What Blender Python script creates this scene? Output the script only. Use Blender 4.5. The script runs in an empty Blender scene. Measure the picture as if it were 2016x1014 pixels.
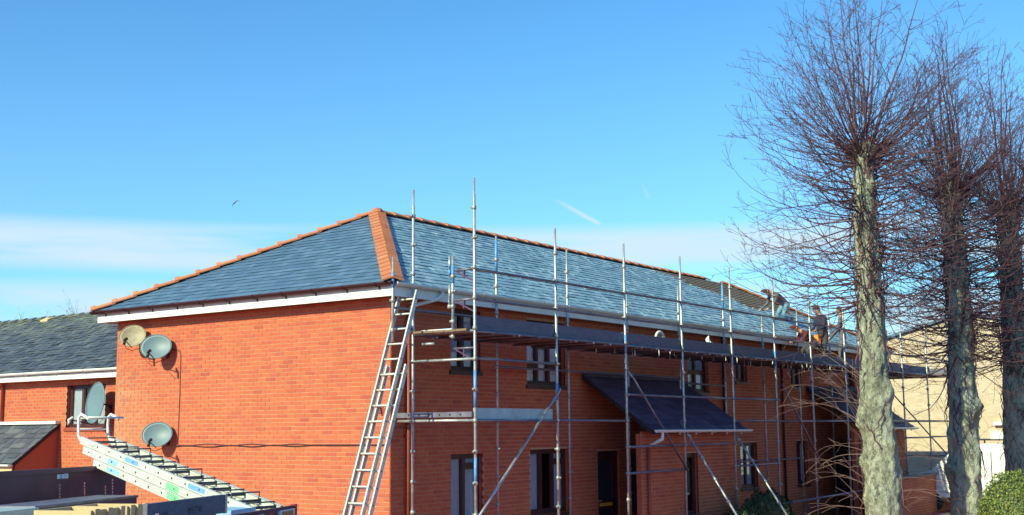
import bpy, bmesh, math, random
import numpy as np
from mathutils import Vector, Matrix, noise
random.seed(7); rng = np.random.default_rng(7)
S = bpy.context.scene
COL = S.collection
PI = math.pi
# ------------------------------------------------------------------ camera
CP = Vector((-15.5918, -13.8212, 2.6)); YAW, PIT, ROLL, FPX = 0.6256, 0.1397, -0.0086, 2401.4
FW = Vector((math.cos(YAW)*math.cos(PIT), math.sin(YAW)*math.cos(PIT), math.sin(PIT)))
_r = Vector((math.sin(YAW), -math.cos(YAW), 0)); _u = _r.cross(FW)
RT = _r*math.cos(ROLL)+_u*math.sin(ROLL); UP = -_r*math.sin(ROLL)+_u*math.cos(ROLL)
cd = bpy.data.cameras.new('camera'); cam = bpy.data.objects.new('camera', cd); COL.objects.link(cam)
cd.sensor_width = 36; cd.lens = 36*FPX/2016; cd.clip_start = .1; cd.clip_end = 6000
cam.matrix_world = Matrix(((RT.x, UP.x, -FW.x, CP.x), (RT.y, UP.y, -FW.y, CP.y), (RT.z, UP.z, -FW.z, CP.z), (0, 0, 0, 1)))
S.camera = cam
# surveying helpers: where a sight line meets a plane of the place
def ray(x, y): return FW + RT*((x-1008)/FPX) - UP*((y-507)/FPX)
def atd(x, y, Z): return CP+ray(x, y)*Z
def aty(x, y, Y): d = ray(x, y); return CP+d*((Y-CP.y)/d.y)
def atx(x, y, X): d = ray(x, y); return CP+d*((X-CP.x)/d.x)
def atz(x, y, Z): d = ray(x, y); return CP+d*((Z-CP.z)/d.z)
# ------------------------------------------------------------------ light
SUNV = Vector((-1, .14, .58)).normalized()
EXPO = 0.35
sd = bpy.data.lights.new('sun', 'SUN'); sd.energy = 4.9; sd.angle = math.radians(.53); sd.color = (1, .97, .58)
so = bpy.data.objects.new('sun', sd); COL.objects.link(so); so.location = SUNV*60
so.rotation_euler = SUNV.to_track_quat('Z', 'Y').to_euler()
W = bpy.data.worlds.new('World'); S.world = W; W.use_nodes = True
wn = W.node_tree.nodes; wl = W.node_tree.links
for n in list(wn): wn.remove(n)
def wnode(t, **k):
    n = wn.new(t)
    for a, b in k.items(): setattr(n, a, b)
    return n
def wmath(op, a, b=None, c=None, clamp=False):
    n = wnode('ShaderNodeMath', operation=op, use_clamp=clamp)
    for i, v in enumerate((a, b, c)):
        if v is None: continue
        if isinstance(v, (int, float)): n.inputs[i].default_value = v
        else: wl.new(v, n.inputs[i])
    return n.outputs[0]
def wramp(v, a, b, o0=0., o1=1.):
    n = wnode('ShaderNodeMapRange', interpolation_type='SMOOTHSTEP'); wl.new(v, n.inputs[0])
    for i, q in zip((1, 2, 3, 4), (a, b, o0, o1)): n.inputs[i].default_value = q
    return n.outputs[0]
sky = wnode('ShaderNodeTexSky', sky_type='NISHITA', sun_disc=False)
sky.sun_elevation = math.asin(SUNV.z); sky.sun_rotation = math.atan2(SUNV.x, SUNV.y)
sky.air_density = 1.0; sky.dust_density = .25; sky.ozone_density = 3.0; sky.altitude = 50
tc = wnode('ShaderNodeTexCoord'); sep = wnode('ShaderNodeSeparateXYZ'); wl.new(tc.outputs['Generated'], sep.inputs[0])
tint = wnode('ShaderNodeMix', data_type='RGBA', blend_type='MULTIPLY'); tint.inputs[0].default_value = 1
wl.new(sky.outputs[0], tint.inputs[6]); tint.inputs[7].default_value = (.48, .95, 1.16, 1)
def wnoise(sx, sz, scale, det, off=(0, 0, 0), rough=.55):
    m = wnode('ShaderNodeMapping'); wl.new(tc.outputs['Generated'], m.inputs[0])
    m.inputs['Scale'].default_value = (sx, sx, sz); m.inputs['Location'].default_value = off
    n = wnode('ShaderNodeTexNoise'); wl.new(m.outputs[0], n.inputs['Vector'])
    n.inputs['Scale'].default_value = scale; n.inputs['Detail'].default_value = det; n.inputs['Roughness'].default_value = rough
    return n.outputs['Fac']
el = sep.outputs[2]
band = wmath('MULTIPLY', wramp(el, .118, .135), wramp(el, .150, .172, 1., 0.))
streak = wmath('MULTIPLY', wramp(wnoise(1, 9, 2.6, 4, (3.1, 1.2, .4)), .26, .52), band)
low = wmath('MULTIPLY', wramp(wnoise(1, 3.2, 5.0, 6, (.3, 5.2, 1.4)), .30, .50), wramp(el, .098, .128, 1., 0.))
puff = wmath('MULTIPLY', wramp(wnoise(1, 1.6, 22, 5, (1.3, .2, 2.4)), .48, .56), wmath('MULTIPLY', wramp(el, .098, .106, 1., 0.), wramp(wnoise(1, 1, 6, 2), .48, .56)))
cl = wmath('MAXIMUM', wmath('MULTIPLY', streak, .95), wmath('MULTIPLY', low, .92))
cl = wmath('MAXIMUM', cl, wmath('MULTIPLY', puff, .7))
haze = wramp(el, .0, .38, .19, 0.0)
cl = wmath('MAXIMUM', cl, haze)
def trail(p0, p1, w, s):
    d0 = ray(*p0).normalized(); d1 = ray(*p1).normalized()
    n = d0.cross(d1).normalized(); a = (d1-d0).normalized()
    v = wnode('ShaderNodeVectorMath', operation='DOT_PRODUCT'); wl.new(tc.outputs['Generated'], v.inputs[0]); v.inputs[1].default_value = n
    h = wnode('ShaderNodeVectorMath', operation='DOT_PRODUCT'); wl.new(tc.outputs['Generated'], h.inputs[0]); h.inputs[1].default_value = a
    t0, t1 = d0.dot(a), d1.dot(a); L = t1-t0
    ds = wmath('ABSOLUTE', v.outputs['Value'])
    return wmath('MULTIPLY', wmath('MULTIPLY', wramp(ds, 0, w, s, 0.), wramp(h.outputs['Value'], t0-L*.15, t1-L*.3)), wramp(h.outputs['Value'], t1-L*.05, t1+L*.06, 1., 0.))
cl = wmath('MAXIMUM', cl, trail((1080, 386), (1182, 442), .0035, .75))
cl = wmath('MAXIMUM', cl, trail((1262, 352), (1276, 390), .0030, .28))
mixc = wnode('ShaderNodeMix', data_type='RGBA'); wl.new(cl, mixc.inputs[0]); wl.new(tint.outputs[2], mixc.inputs[6])
mixc.inputs[7].default_value = (3.7, 4.7, 5.4, 1)
bg = wnode('ShaderNodeBackground'); bg.inputs[1].default_value = .143; wl.new(mixc.outputs[2], bg.inputs[0])
wo = wnode('ShaderNodeOutputWorld'); wl.new(bg.outputs[0], wo.inputs[0])
S.view_settings.view_transform = 'Standard'; S.view_settings.look = 'None'; S.view_settings.gamma = 1
S.view_settings.exposure = EXPO; S.view_settings.use_curve_mapping = False
S.cycles.max_bounces = 6; S.cycles.transparent_max_bounces = 12
# ------------------------------------------------------------------ materials
MATS = {}
class NT:
    def __init__(s, name):
        s.m = bpy.data.materials.new(name); s.m.use_nodes = True; s.n = s.m.node_tree.nodes; s.l = s.m.node_tree.links
        s.b = s.n['Principled BSDF']; s.out = s.n['Material Output']; MATS[name] = s.m
        s.tc = s.n.new('ShaderNodeTexCoord'); s.geo = None
    def new(s, t, **k):
        n = s.n.new(t)
        for a, b in k.items(): setattr(n, a, b)
        return n
    def noise(s, scale, det=4, rough=.6, stretch=(1, 1, 1), coord='Object'):
        mp = s.new('ShaderNodeMapping'); s.l.new(s.pos(), mp.inputs[0]); mp.inputs['Scale'].default_value = stretch
        n = s.new('ShaderNodeTexNoise'); s.l.new(mp.outputs[0], n.inputs['Vector'])
        n.inputs['Scale'].default_value = scale; n.inputs['Detail'].default_value = det; n.inputs['Roughness'].default_value = rough
        return n.outputs['Fac']
    def pos(s):
        if s.geo is None: s.geo = s.new('ShaderNodeNewGeometry')
        return s.geo.outputs['Position']
    def island(s):
        s.pos(); oi = s.new('ShaderNodeObjectInfo')
        return s.math('FRACT', s.math('ADD', s.geo.outputs['Random Per Island'], oi.outputs['Random']))
    def math(s, op, a, b=None):
        n = s.new('ShaderNodeMath', operation=op)
        for i, v in enumerate((a, b)):
            if v is None: continue
            if isinstance(v, (int, float)): n.inputs[i].default_value = v
            else: s.l.new(v, n.inputs[i])
        return n.outputs[0]
    def ramp(s, v, stops):
        n = s.new('ShaderNodeValToRGB'); s.l.new(v, n.inputs[0]); e = n.color_ramp.elements
        while len(e) > 1: e.remove(e[-1])
        e[0].position = stops[0][0]; e[0].color = (*stops[0][1], 1)
        for p, c in stops[1:]:
            q = e.new(p); q.color = (*c, 1)
        return n.outputs[0]
    def mix(s, f, a, b, blend='MIX'):
        n = s.new('ShaderNodeMix', data_type='RGBA', blend_type=blend)
        for i, v in ((0, f), (6, a), (7, b)):
            if isinstance(v, (int, float)): n.inputs[i].default_value = v
            elif isinstance(v, tuple): n.inputs[i].default_value = (*v, 1)
            else: s.l.new(v, n.inputs[i])
        return n.outputs[2]
    def rng(s, v, a, b, c=0., d=1.):
        n = s.new('ShaderNodeMapRange'); s.l.new(v, n.inputs[0])
        for i, q in zip((1, 2, 3, 4), (a, b, c, d)): n.inputs[i].default_value = q
        return n.outputs[0]
    def col(s, c):
        if isinstance(c, tuple): s.b.inputs['Base Color'].default_value = (*c, 1)
        else: s.l.new(c, s.b.inputs['Base Color'])
    def bump(s, h, st=.3, dist=.01):
        n = s.new('ShaderNodeBump'); s.l.new(h, n.inputs['Height']); n.inputs['Strength'].default_value = st; n.inputs['Distance'].default_value = dist
        s.l.new(n.outputs[0], s.b.inputs['Normal'])
    def p(s, rough=.6, metal=0., spec=.5):
        s.b.inputs['Roughness'].default_value = rough; s.b.inputs['Metallic'].default_value = metal; s.b.inputs['Specular IOR Level'].default_value = spec
def plain(name, c, rough=.6, metal=0., var=.25, scale=3., spec=.5, bump=0., dirt=None):
    t = NT(name); t.p(rough, metal, spec)
    lo = tuple(x*(1-var) for x in c); hi = tuple(min(1, x*(1+var)) for x in c)
    cc = t.ramp(t.noise(scale, 5), [(.3, lo), (.7, hi)])
    if dirt: cc = t.mix(t.rng(t.noise(scale*3.3, 6, .7), .5, .72), cc, dirt)
    t.col(cc)
    if bump: t.bump(t.noise(scale*9, 5), bump, .01)
    return t.m
def brickmat(name, cols, stain):
    t = NT(name); t.p(.85, 0, .2)
    c = t.ramp(t.island(), cols)
    c = t.mix(t.rng(t.noise(60, 4, .7), .35, .75, 0, .28), c, cols[0][1])
    c = t.mix(t.rng(t.noise(.55, 4, .6), .42, .7, 0, .35), c, stain)
    sx = t.new('ShaderNodeSeparateXYZ'); t.l.new(t.pos(), sx.inputs[0])
    wz = t.math('MULTIPLY', t.math('MULTIPLY', t.rng(sx.outputs[1], 6.1, 7.4), t.rng(sx.outputs[1], 7.9, 7.6)), t.math('MULTIPLY', t.rng(sx.outputs[2], 4.1, 3.4), t.rng(t.noise(7, 6, .75), .38, .62)))
    c = t.mix(t.math('MULTIPLY', wz, .6), c, (.47, .36, .22))
    t.col(c); return t.m
brickmat('brick', [(0, (.39, .088, .062)), (.08, (.46, .112, .065)), (.45, (.51, .133, .069)), (.8, (.535, .150, .075)), (1, (.43, .100, .072))], (.53, .185, .090))
plain('brick_plain', (.42, .10, .058), .9, var=.25, scale=12)
brickmat('brick_yellow', [(0, (.50, .40, .29)), (.5, (.58, .47, .36)), (1, (.62, .52, .41))], (.56, .46, .36))
plain('mortar', (.52, .335, .22), .95, var=.18, scale=9)
plain('mortar_pale', (.56, .47, .37), .95, var=.12, scale=9)
def slatemat(name, cols, moss=None, rough=.5):
    t = NT(name); t.p(rough, 0, .5)
    c = t.ramp(t.island(), cols)
    c = t.mix(t.rng(t.noise(9, 5, .7), .4, .75, 0, .45), c, cols[0][1])
    c = t.mix(t.rng(t.noise(1.1, 4, .6), .55, .75, 0, .3), c, cols[-1][1])
    if moss:
        g = t.new('ShaderNodeSeparateXYZ'); t.l.new(t.pos(), g.inputs[0])
        hi = t.rng(g.outputs[2], moss[1], moss[2])
        c = t.mix(t.math('MULTIPLY', t.rng(t.noise(3.5, 6, .75), .44, .60), hi), c, moss[0])
    t.col(c); t.bump(t.noise(45, 4, .6), .3, .006); return t.m
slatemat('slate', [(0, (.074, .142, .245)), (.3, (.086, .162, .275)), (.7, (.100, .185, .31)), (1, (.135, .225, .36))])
slatemat('slate_worn_sheen', [(0, (.16, .285, .385)), (.3, (.195, .335, .44)), (.7, (.235, .39, .50)), (1, (.34, .48, .57))])  # front slope: pale wear, plus grazing sky sheen put into the colour
slatemat('slate_purple', [(0, (.055, .042, .095)), (.5, (.08, .062, .13)), (1, (.12, .10, .175))])
slatemat('slate_old', [(0, (.05, .06, .085)), (.4, (.075, .088, .12)), (.8, (.098, .112, .14)), (1, (.14, .155, .17))], ((.20, .22, .16), 4.9, 5.7), .55)
plain('slate_under', (.03, .028, .04), .9)
def tilemat():
    t = NT('clay_tile'); t.p(.75, 0, .3)
    c = t.ramp(t.island(), [(0, (.46, .150, .068)), (.5, (.53, .185, .085)), (1, (.57, .225, .115))])
    c = t.mix(t.rng(t.noise(14, 5, .7), .45, .75, 0, .4), c, (.60, .34, .22)); t.col(c); t.bump(t.noise(60, 4), .3, .005)
tilemat()
plain('white_paint', (.78, .79, .78), .45, var=.06, scale=2, dirt=(.66, .66, .62))
plain('white_plastic', (.76, .79, .80), .35, var=.06, scale=4, dirt=(.64, .67, .68))
plain('brown_plastic', (.040, .012, .022), .55, var=.15, spec=.3)
plain('brown_frame', (.060, .016, .018), .5, var=.2)
plain('red_pipe', (.30, .055, .035), .5, var=.2)
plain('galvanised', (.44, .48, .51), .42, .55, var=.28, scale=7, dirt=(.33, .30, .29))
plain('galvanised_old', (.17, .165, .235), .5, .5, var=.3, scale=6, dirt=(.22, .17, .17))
plain('coupler_steel', (.36, .37, .38), .5, .6, var=.35, scale=20, dirt=(.30, .20, .15))
plain('blue_paint', (.10, .30, .62), .45, var=.2, scale=8)
plain('aluminium', (.60, .63, .62), .42, .12, var=.14, scale=6, dirt=(.50, .50, .47))
plain('ladder_grip', (.05, .05, .075), .6)
plain('dark_steel', (.070, .020, .055), .55, .15, var=.35, scale=2.4, dirt=(.06, .03, .05))
plain('chest_steel', (.085, .045, .115), .5, .2, var=.3, scale=3)
plain('pale_steel', (.40, .52, .56), .5, .1, var=.15, scale=5, dirt=(.30, .36, .38))
def woodmat(name, a, b, c):
    t = NT(name); t.p(.8, 0, .3)
    cc = t.ramp(t.noise(5, 6, .65, (1, 9, 9)), [(.3, a), (.55, b), (.8, c)])
    t.col(t.mix(t.rng(t.island(), 0, 1, 0, .35), cc, a)); t.bump(t.noise(30, 5, .6, (1, 8, 8)), .3, .004)
woodmat('board_grey', (.115, .12, .165), (.165, .17, .225), (.22, .225, .28))
woodmat('board_under', (.17, .11, .085), (.22, .15, .11), (.27, .19, .14))
woodmat('pine', (.52, .37, .20), (.66, .50, .29), (.74, .58, .36))
woodmat('batten', (.30, .22, .15), (.40, .30, .20), (.46, .36, .26))
plain('roof_felt', (.20, .17, .155), .95, var=.25, scale=3)
plain('dish_grey', (.13, .215, .265), .5, var=.06, scale=3, dirt=(.115, .19, .24))
plain('dish_rusty', (.33, .285, .20), .6, var=.18, scale=7, dirt=(.22, .165, .11))
plain('dish_back', (.10, .08, .10), .6)
plain('black_plastic', (.025, .014, .022), .5)
plain('cable_red', (.16, .030, .028), .7)
plain('cable_black', (.045, .015, .020), .7)
plain('curtain', (.46, .50, .58), .9, var=.1, scale=8)
plain('net_curtain', (.90, .92, .92), .9, var=.12, scale=26)
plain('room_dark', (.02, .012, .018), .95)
plain('yellow_paint', (.75, .48, .10), .5)
plain('orange_cloth', (.85, .28, .03), .8)
plain('grey_cloth', (.11, .105, .13), .9, var=.3, scale=8, bump=.4)
plain('navy_cloth', (.03, .03, .065), .9, var=.3, scale=8, bump=.4)
plain('maroon_cloth', (.11, .018, .03), .9, var=.3, scale=8, bump=.4)
plain('jeans', (.14, .26, .38), .9, var=.3, scale=9, bump=.4)
plain('dark_trouser', (.05, .055, .075), .9, var=.3, scale=9, bump=.4)
plain('slate_trouser', (.13, .12, .16), .9, var=.3, scale=9, bump=.4)
plain('skin', (.52, .28, .20), .6, var=.1)
plain('hair_brown', (.06, .03, .025), .8)
plain('boot', (.03, .02, .02), .7)
plain('tarmac', (.060, .058, .062), .9, var=.3, scale=2.5, bump=.3)
plain('red_bounce_paving', (.36, .075, .085), .9, var=.2, scale=1.5, bump=.3)  # invented red ground colour, set to bounce warm light onto the shaded front
plain('paving', (.17, .155, .15), .9, var=.15, scale=2, bump=.3)
plain('van_white', (.80, .82, .84), .25, var=.03)
plain('van_trim', (.03, .03, .035), .5)
plain('rubber', (.02, .02, .02), .8)
plain('sticker_blue', (.16, .36, .72), .5, var=.15)
plain('sticker_lightblue', (.26, .50, .76), .5, var=.15)
plain('sticker_green', (.22, .80, .34), .5, var=.1)
plain('sticker_white', (.70, .74, .80), .5)
plain('stencil', (.02, .012, .02), .7)
plain('chevron_red', (.42, .015, .03), .5)
plain('chevron_pale', (.30, .44, .56), .5)
plain('plate_orange', (.40, .18, .06), .5)
plain('gull_grey', (.20, .21, .24), .8)
plain('bag_white', (.72, .76, .78), .7, bump=.5)
plain('glass_dark', (.03, .045, .06), .08, spec=.8, var=.1)
plain('glass_sky_pale', (.42, .55, .64), .12, spec=.8, var=.1)  # sky reflection on the windscreen put into its base colour
def glass():
    t = NT('glass'); t.n.remove(t.b)
    tr = t.new('ShaderNodeBsdfTransparent'); tr.inputs[0].default_value = (.92, .95, .96, 1)
    gl = t.new('ShaderNodeBsdfGlossy'); gl.inputs['Roughness'].default_value = .03
    lw = t.new('ShaderNodeLayerWeight'); lw.inputs[0].default_value = .5
    fo = t.math('ADD', t.math('MULTIPLY', t.math('POWER', lw.outputs['Facing'], 4.), .5), .04)
    m = t.new('ShaderNodeMixShader'); t.l.new(fo, m.inputs[0]); t.l.new(tr.outputs[0], m.inputs[1]); t.l.new(gl.outputs[0], m.inputs[2]); t.l.new(m.outputs[0], t.out.inputs[0])
glass()
def bark(name, a, b, c):
    t = NT(name); t.p(.92, 0, .15)
    n1 = t.noise(2.6, 8, .7, (1, 1, .45)); fis = t.noise(10, 8, .75, (1, 1, .55)); pat = t.noise(5.5, 6, .7)
    cc = t.ramp(n1, [(.30, a), (.5, b), (.72, c)])
    cc = t.mix(t.rng(fis, .43, .36, 0, .85), cc, (.10, .085, .075))
    cc = t.mix(t.rng(pat, .60, .68, 0, .7), cc, (.29, .36, .26))
    cc = t.mix(t.rng(t.noise(24, 5, .75), .60, .70, 0, .7), cc, (.48, .51, .47))
    cc = t.mix(t.rng(t.noise(13, 6, .75), .62, .70, 0, .8), cc, (.12, .07, .065))
    t.col(cc)
    h = t.math('ADD', t.math('MULTIPLY', t.rng(fis, .28, .5), .6), t.noise(16, 7, .72, (1, 1, .6))); t.bump(h, 1., .09)
bark('bark', (.26, .275, .215), (.47, .505, .40), (.58, .62, .52))
def twigmat(name, a, b):
    t = NT(name); t.p(.7, 0, .3); t.col(t.ramp(t.island(), [(0, a), (1, b)]))
twigmat('twig', (.070, .034, .052), (.16, .080, .095))
twigmat('twig_pale', (.17, .10, .10), (.34, .23, .22))
twigmat('twig_far', (.10, .08, .09), (.16, .12, .12))
def leafmat(name, a, b, c):
    t = NT(name); t.p(.6, 0, .3); t.col(t.ramp(t.island(), [(0, a), (.5, b), (1, c)]))
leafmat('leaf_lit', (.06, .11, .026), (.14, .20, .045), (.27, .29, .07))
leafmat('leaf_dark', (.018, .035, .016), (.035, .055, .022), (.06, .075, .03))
def grass():
    t = NT('grass'); t.p(.9, 0, .2)
    t.col(t.ramp(t.noise(.6, 7, .7), [(.3, (.03, .036, .02)), (.6, (.05, .056, .03)), (.8, (.085, .075, .055))])); t.bump(t.noise(40, 5), .6, .03)
grass()
# ------------------------------------------------------------------ mesh collecting
class MB:
    def __init__(s): s.v = []; s.f = []; s.mi = []
    def add(s, vs, fs, mi=0):
        o = len(s.v); s.v += [tuple(q) for q in vs]; s.f += [tuple(i+o for i in f) for f in fs]; s.mi += [mi]*len(fs); return s
    def box(s, a, b, mi=0):
        (x0, y0, z0), (x1, y1, z1) = a, b
        return s.hexa([(x0, y0, z0), (x1, y0, z0), (x1, y1, z0), (x0, y1, z0), (x0, y0, z1), (x1, y0, z1), (x1, y1, z1), (x0, y1, z1)], mi)
    def hexa(s, v, mi=0):
        return s.add(v, [(3, 2, 1, 0), (4, 5, 6, 7), (0, 1, 5, 4), (1, 2, 6, 5), (2, 3, 7, 6), (3, 0, 4, 7)], mi)
    def obox(s, c, ex, ey, ez, mi=0):   # centre and three half-extent vectors
        c, ex, ey, ez = map(Vector, (c, ex, ey, ez))
        v = [c+ex*a+ey*b+ez*d for d in (-1, 1) for a, b in ((-1, -1), (1, -1), (1, 1), (-1, 1))]
        if ex.cross(ey).dot(ez) < 0: v = [v[i] for i in (3, 2, 1, 0, 7, 6, 5, 4)]
        return s.hexa(v, mi)
    def bar(s, a, b, w, h, up=(0, 0, 1), mi=0):
        a, b = Vector(a), Vector(b); d = (b-a); L = d.length; d.normalize(); sd_ = d.cross(Vector(up))
        if sd_.length < 1e-4: sd_ = d.cross(Vector((0, 1, 0)))
        sd_.normalize(); u = sd_.cross(d)
        return s.obox((a+b)/2, d*L/2, sd_*w/2, u*h/2, mi)
    def tube(s, pts, r, n=8, caps=True, mi=0):
        pts = [Vector(p) for p in pts]; m = len(pts)
        rr = r if isinstance(r, (list, tuple, np.ndarray)) else [r]*m
        t = (pts[1]-pts[0]).normalized(); ref = Vector((0, 0, 1)) if abs(t.z) < .9 else Vector((1, 0, 0))
        x = t.cross(ref).normalized(); vs = []; fs = []
        for i, p in enumerate(pts):
            tt = (pts[min(i+1, m-1)]-pts[max(i-1, 0)])
            tt = tt.normalized() if tt.length > 1e-9 else t
            x = (x-tt*x.dot(tt))
            x = x.normalized() if x.length > 1e-6 else tt.orthogonal().normalized()
            y = tt.cross(x)
            for k in range(n):
                a = 2*PI*k/n; vs.append(p+(x*math.cos(a)+y*math.sin(a))*rr[i])
        for i in range(m-1):
            for k in range(n):
                k2 = (k+1) % n; fs.append((i*n+k, i*n+k2, (i+1)*n+k2, (i+1)*n+k))
        if caps: fs += [tuple(range(n-1, -1, -1)), tuple((m-1)*n+k for k in range(n))]
        return s.add(vs, fs, mi)
    def ball(s, c, r, sx=1, sy=1, sz=1, n=10, m=7, mi=0):
        c = Vector(c); vs = [c+Vector((0, 0, -r*sz))]; fs = []
        for j in range(1, m):
            a = -PI/2+PI*j/m
            for k in range(n):
                b = 2*PI*k/n; vs.append(c+Vector((r*sx*math.cos(a)*math.cos(b), r*sy*math.cos(a)*math.sin(b), r*sz*math.sin(a))))
        vs.append(c+Vector((0, 0, r*sz))); T = len(vs)-1
        for k in range(n): fs.append((0, 1+(k+1) % n, 1+k)); fs.append((T, T-n+k, T-n+(k+1) % n))
        for j in range(m-2):
            for k in range(n):
                fs.append((1+j*n+k, 1+j*n+(k+1) % n, 1+(j+1)*n+(k+1) % n, 1+(j+1)*n+k))
        return s.add(vs, fs, mi)
    def mesh(s, name, mats, smooth=False):
        me = bpy.data.meshes.new(name); me.from_pydata(s.v, [], s.f)
        for m in (mats if isinstance(mats, (list, tuple)) else [mats]): me.materials.append(MATS[m])
        if any(s.mi): me.polygons.foreach_set('material_index', s.mi)
        if smooth: me.polygons.foreach_set('use_smooth', [True]*len(me.polygons))
        me.update(); return me
def link(name, data, parent=None):
    o = bpy.data.objects.new(name, data); COL.objects.link(o)
    if parent is not None:
        o.parent = parent; o.matrix_parent_inverse = worldof(parent).inverted()
    return o
WM = {}
def worldof(o):
    return WM.get(o.name, Matrix.Identity(4))
def tag(o, label=None, cat=None, group=None, kind=None):
    if label: o['label'] = label
    if cat: o['category'] = cat
    if group: o['group'] = group
    if kind: o['kind'] = kind
    return o
def thing(name, label, cat, loc=(0, 0, 0), group=None):
    o = link(name, None); o.location = loc; o.empty_display_size = .3; WM[o.name] = Matrix.Translation(Vector(loc)); return tag(o, label, cat, group)
def part(name, mb, mats, parent, smooth=False, label=None, kind=None):
    o = link(name, mb.mesh(name, mats, smooth), parent); return tag(o, label, None, None, kind)
def inst(name, me, parent, mat):
    o = link(name, me, parent); o.matrix_world = mat if parent is None else mat
    if parent is not None:
        o.matrix_basis = mat
    return o
def struct(name, mb, mats, smooth=False): return tag(link(name, mb.mesh(name, mats, smooth)), kind='structure')
# ------------------------------------------------------------------ ground
g = MB(); N = 24
g.add([(-900, -900, 0), (900, -900, 0), (900, 900, 0), (-900, 900, 0)], [(0, 1, 2, 3)]); struct('ground', g, 'grass')
g = MB(); g.box((-30, -26, .0), (60, -9.5, .012)); struct('road', g, 'tarmac')
g = MB(); g.box((-16, -8, .0), (-.6, 24, .010)); struct('yard', g, 'red_bounce_paving')
g = MB(); g.box((-.6, -9.3, .0), (40, .0, .012)); struct('bounce_forecourt', g, 'red_bounce_paving')  # mostly unseen apron, added to throw red light up the long front
g = MB(); g.box((20.5, -9.3, .012), (23.5, -2.6, .03)); struct('path', g, 'paving')
g = MB(); g.box((-30, -9.5, .0), (19, -9.35, .11)); struct('kerb', g, 'paving')
# ------------------------------------------------------------------ brickwork and slating
class WallFrame:
    def __init__(s, o, u, n): s.o, s.u, s.n = Vector(o), Vector(u).normalized(), Vector(n).normalized()
    def at(s, u, z, n=0.): return s.o+s.u*u+Vector((0, 0, z))+s.n*n
def plate(mb, F, u0, u1, z0, z1, n0, n1, mi=0):
    v = [F.at(u, z, n) for z in (z0, z1) for u, n in ((u0, n0), (u1, n0), (u1, n1), (u0, n1))]
    if F.u.cross(F.n).z*(u1-u0)*(n1-n0) < 0: v = [v[i] for i in (3, 2, 1, 0, 7, 6, 5, 4)]
    mb.hexa(v, mi)
def walled(mb, F, u0, u1, z0, z1, openings, thick, n1, skin=True):   # solid wall sheet with real openings
    us = sorted({u0, u1, *[q for o in openings for q in (o[0], o[1]) if u0 < q < u1]})
    for a, b in zip(us, us[1:]):
        zs = [(z0, z1)]
        for o in openings:
            if o[0] <= a+1e-6 and o[1] >= b-1e-6:
                nz = []
                for p, q in zs:
                    if o[3] <= p or o[2] >= q: nz.append((p, q)); continue
                    if o[2] > p: nz.append((p, o[2]))
                    if o[3] < q: nz.append((o[3], q))
                zs = nz
        for p, q in zs:
            if q-p > 1e-4:
                if skin: plate(mb, F, a, b, p, q, n1-.004, n1, 0); plate(mb, F, a, b, p, q, n1-thick, n1-.0045, 1)
                else: plate(mb, F, a, b, p, q, n1-thick, n1)
def bricks(F, u0, u1, z0, z1, openings, parent, mat='brick', pick=None, npick=0, seed=1, proud=.006):
    rd = random.Random(seed); rows = math.ceil((z1-z0)/.075); allb = []
    for k in range(rows):
        za = z0+k*.075+.005; zb = za+.065
        off = (k % 2)*.1125; u = u0-off
        while u < u1:
            a, b = max(u+.005, u0+.002), min(u+.22, u1-.002)
            u += .225
            if b-a < .03: continue
            segs = [(a, b)]
            for o in openings:
                if o[3] <= za+.02 or o[2] >= zb-.02: continue
                ns = []
                for p, q in segs:
                    if o[1] <= p or o[0] >= q: ns.append((p, q)); continue
                    if o[0]-p > .03: ns.append((p, o[0]))
                    if q-o[1] > .03: ns.append((o[1], q))
                segs = ns
            for p, q in segs: allb.append((p, q, za, zb, rd.uniform(-.0012, .0022)))
    indiv = set()
    if pick:
        full = [i for i, b in enumerate(allb) if abs(b[1]-b[0]-.215) < .004]
        full.sort(key=lambda i: pick(F.at((allb[i][0]+allb[i][1])/2, allb[i][2])))
        indiv = set(full[:npick])
        mb = MB(); L = .1075; H = .0325; D = .018
        mb.obox((0, 0, 0), F.u*L, F.n*D, Vector((0, 0, H))); me = mb.mesh('brick', mat)
    mass = MB()
    for i, (p, q, za, zb, dn) in enumerate(allb):
        if i in indiv:
            inst('brick', me, parent, Matrix.Translation(F.at((p+q)/2, (za+zb)/2, proud+dn-.018)))
        else: plate(mass, F, p, q, za, zb, -.03+proud, proud+dn)
    if mass.f: part('brickwork', mass, mat, parent, kind='stuff')
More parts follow.
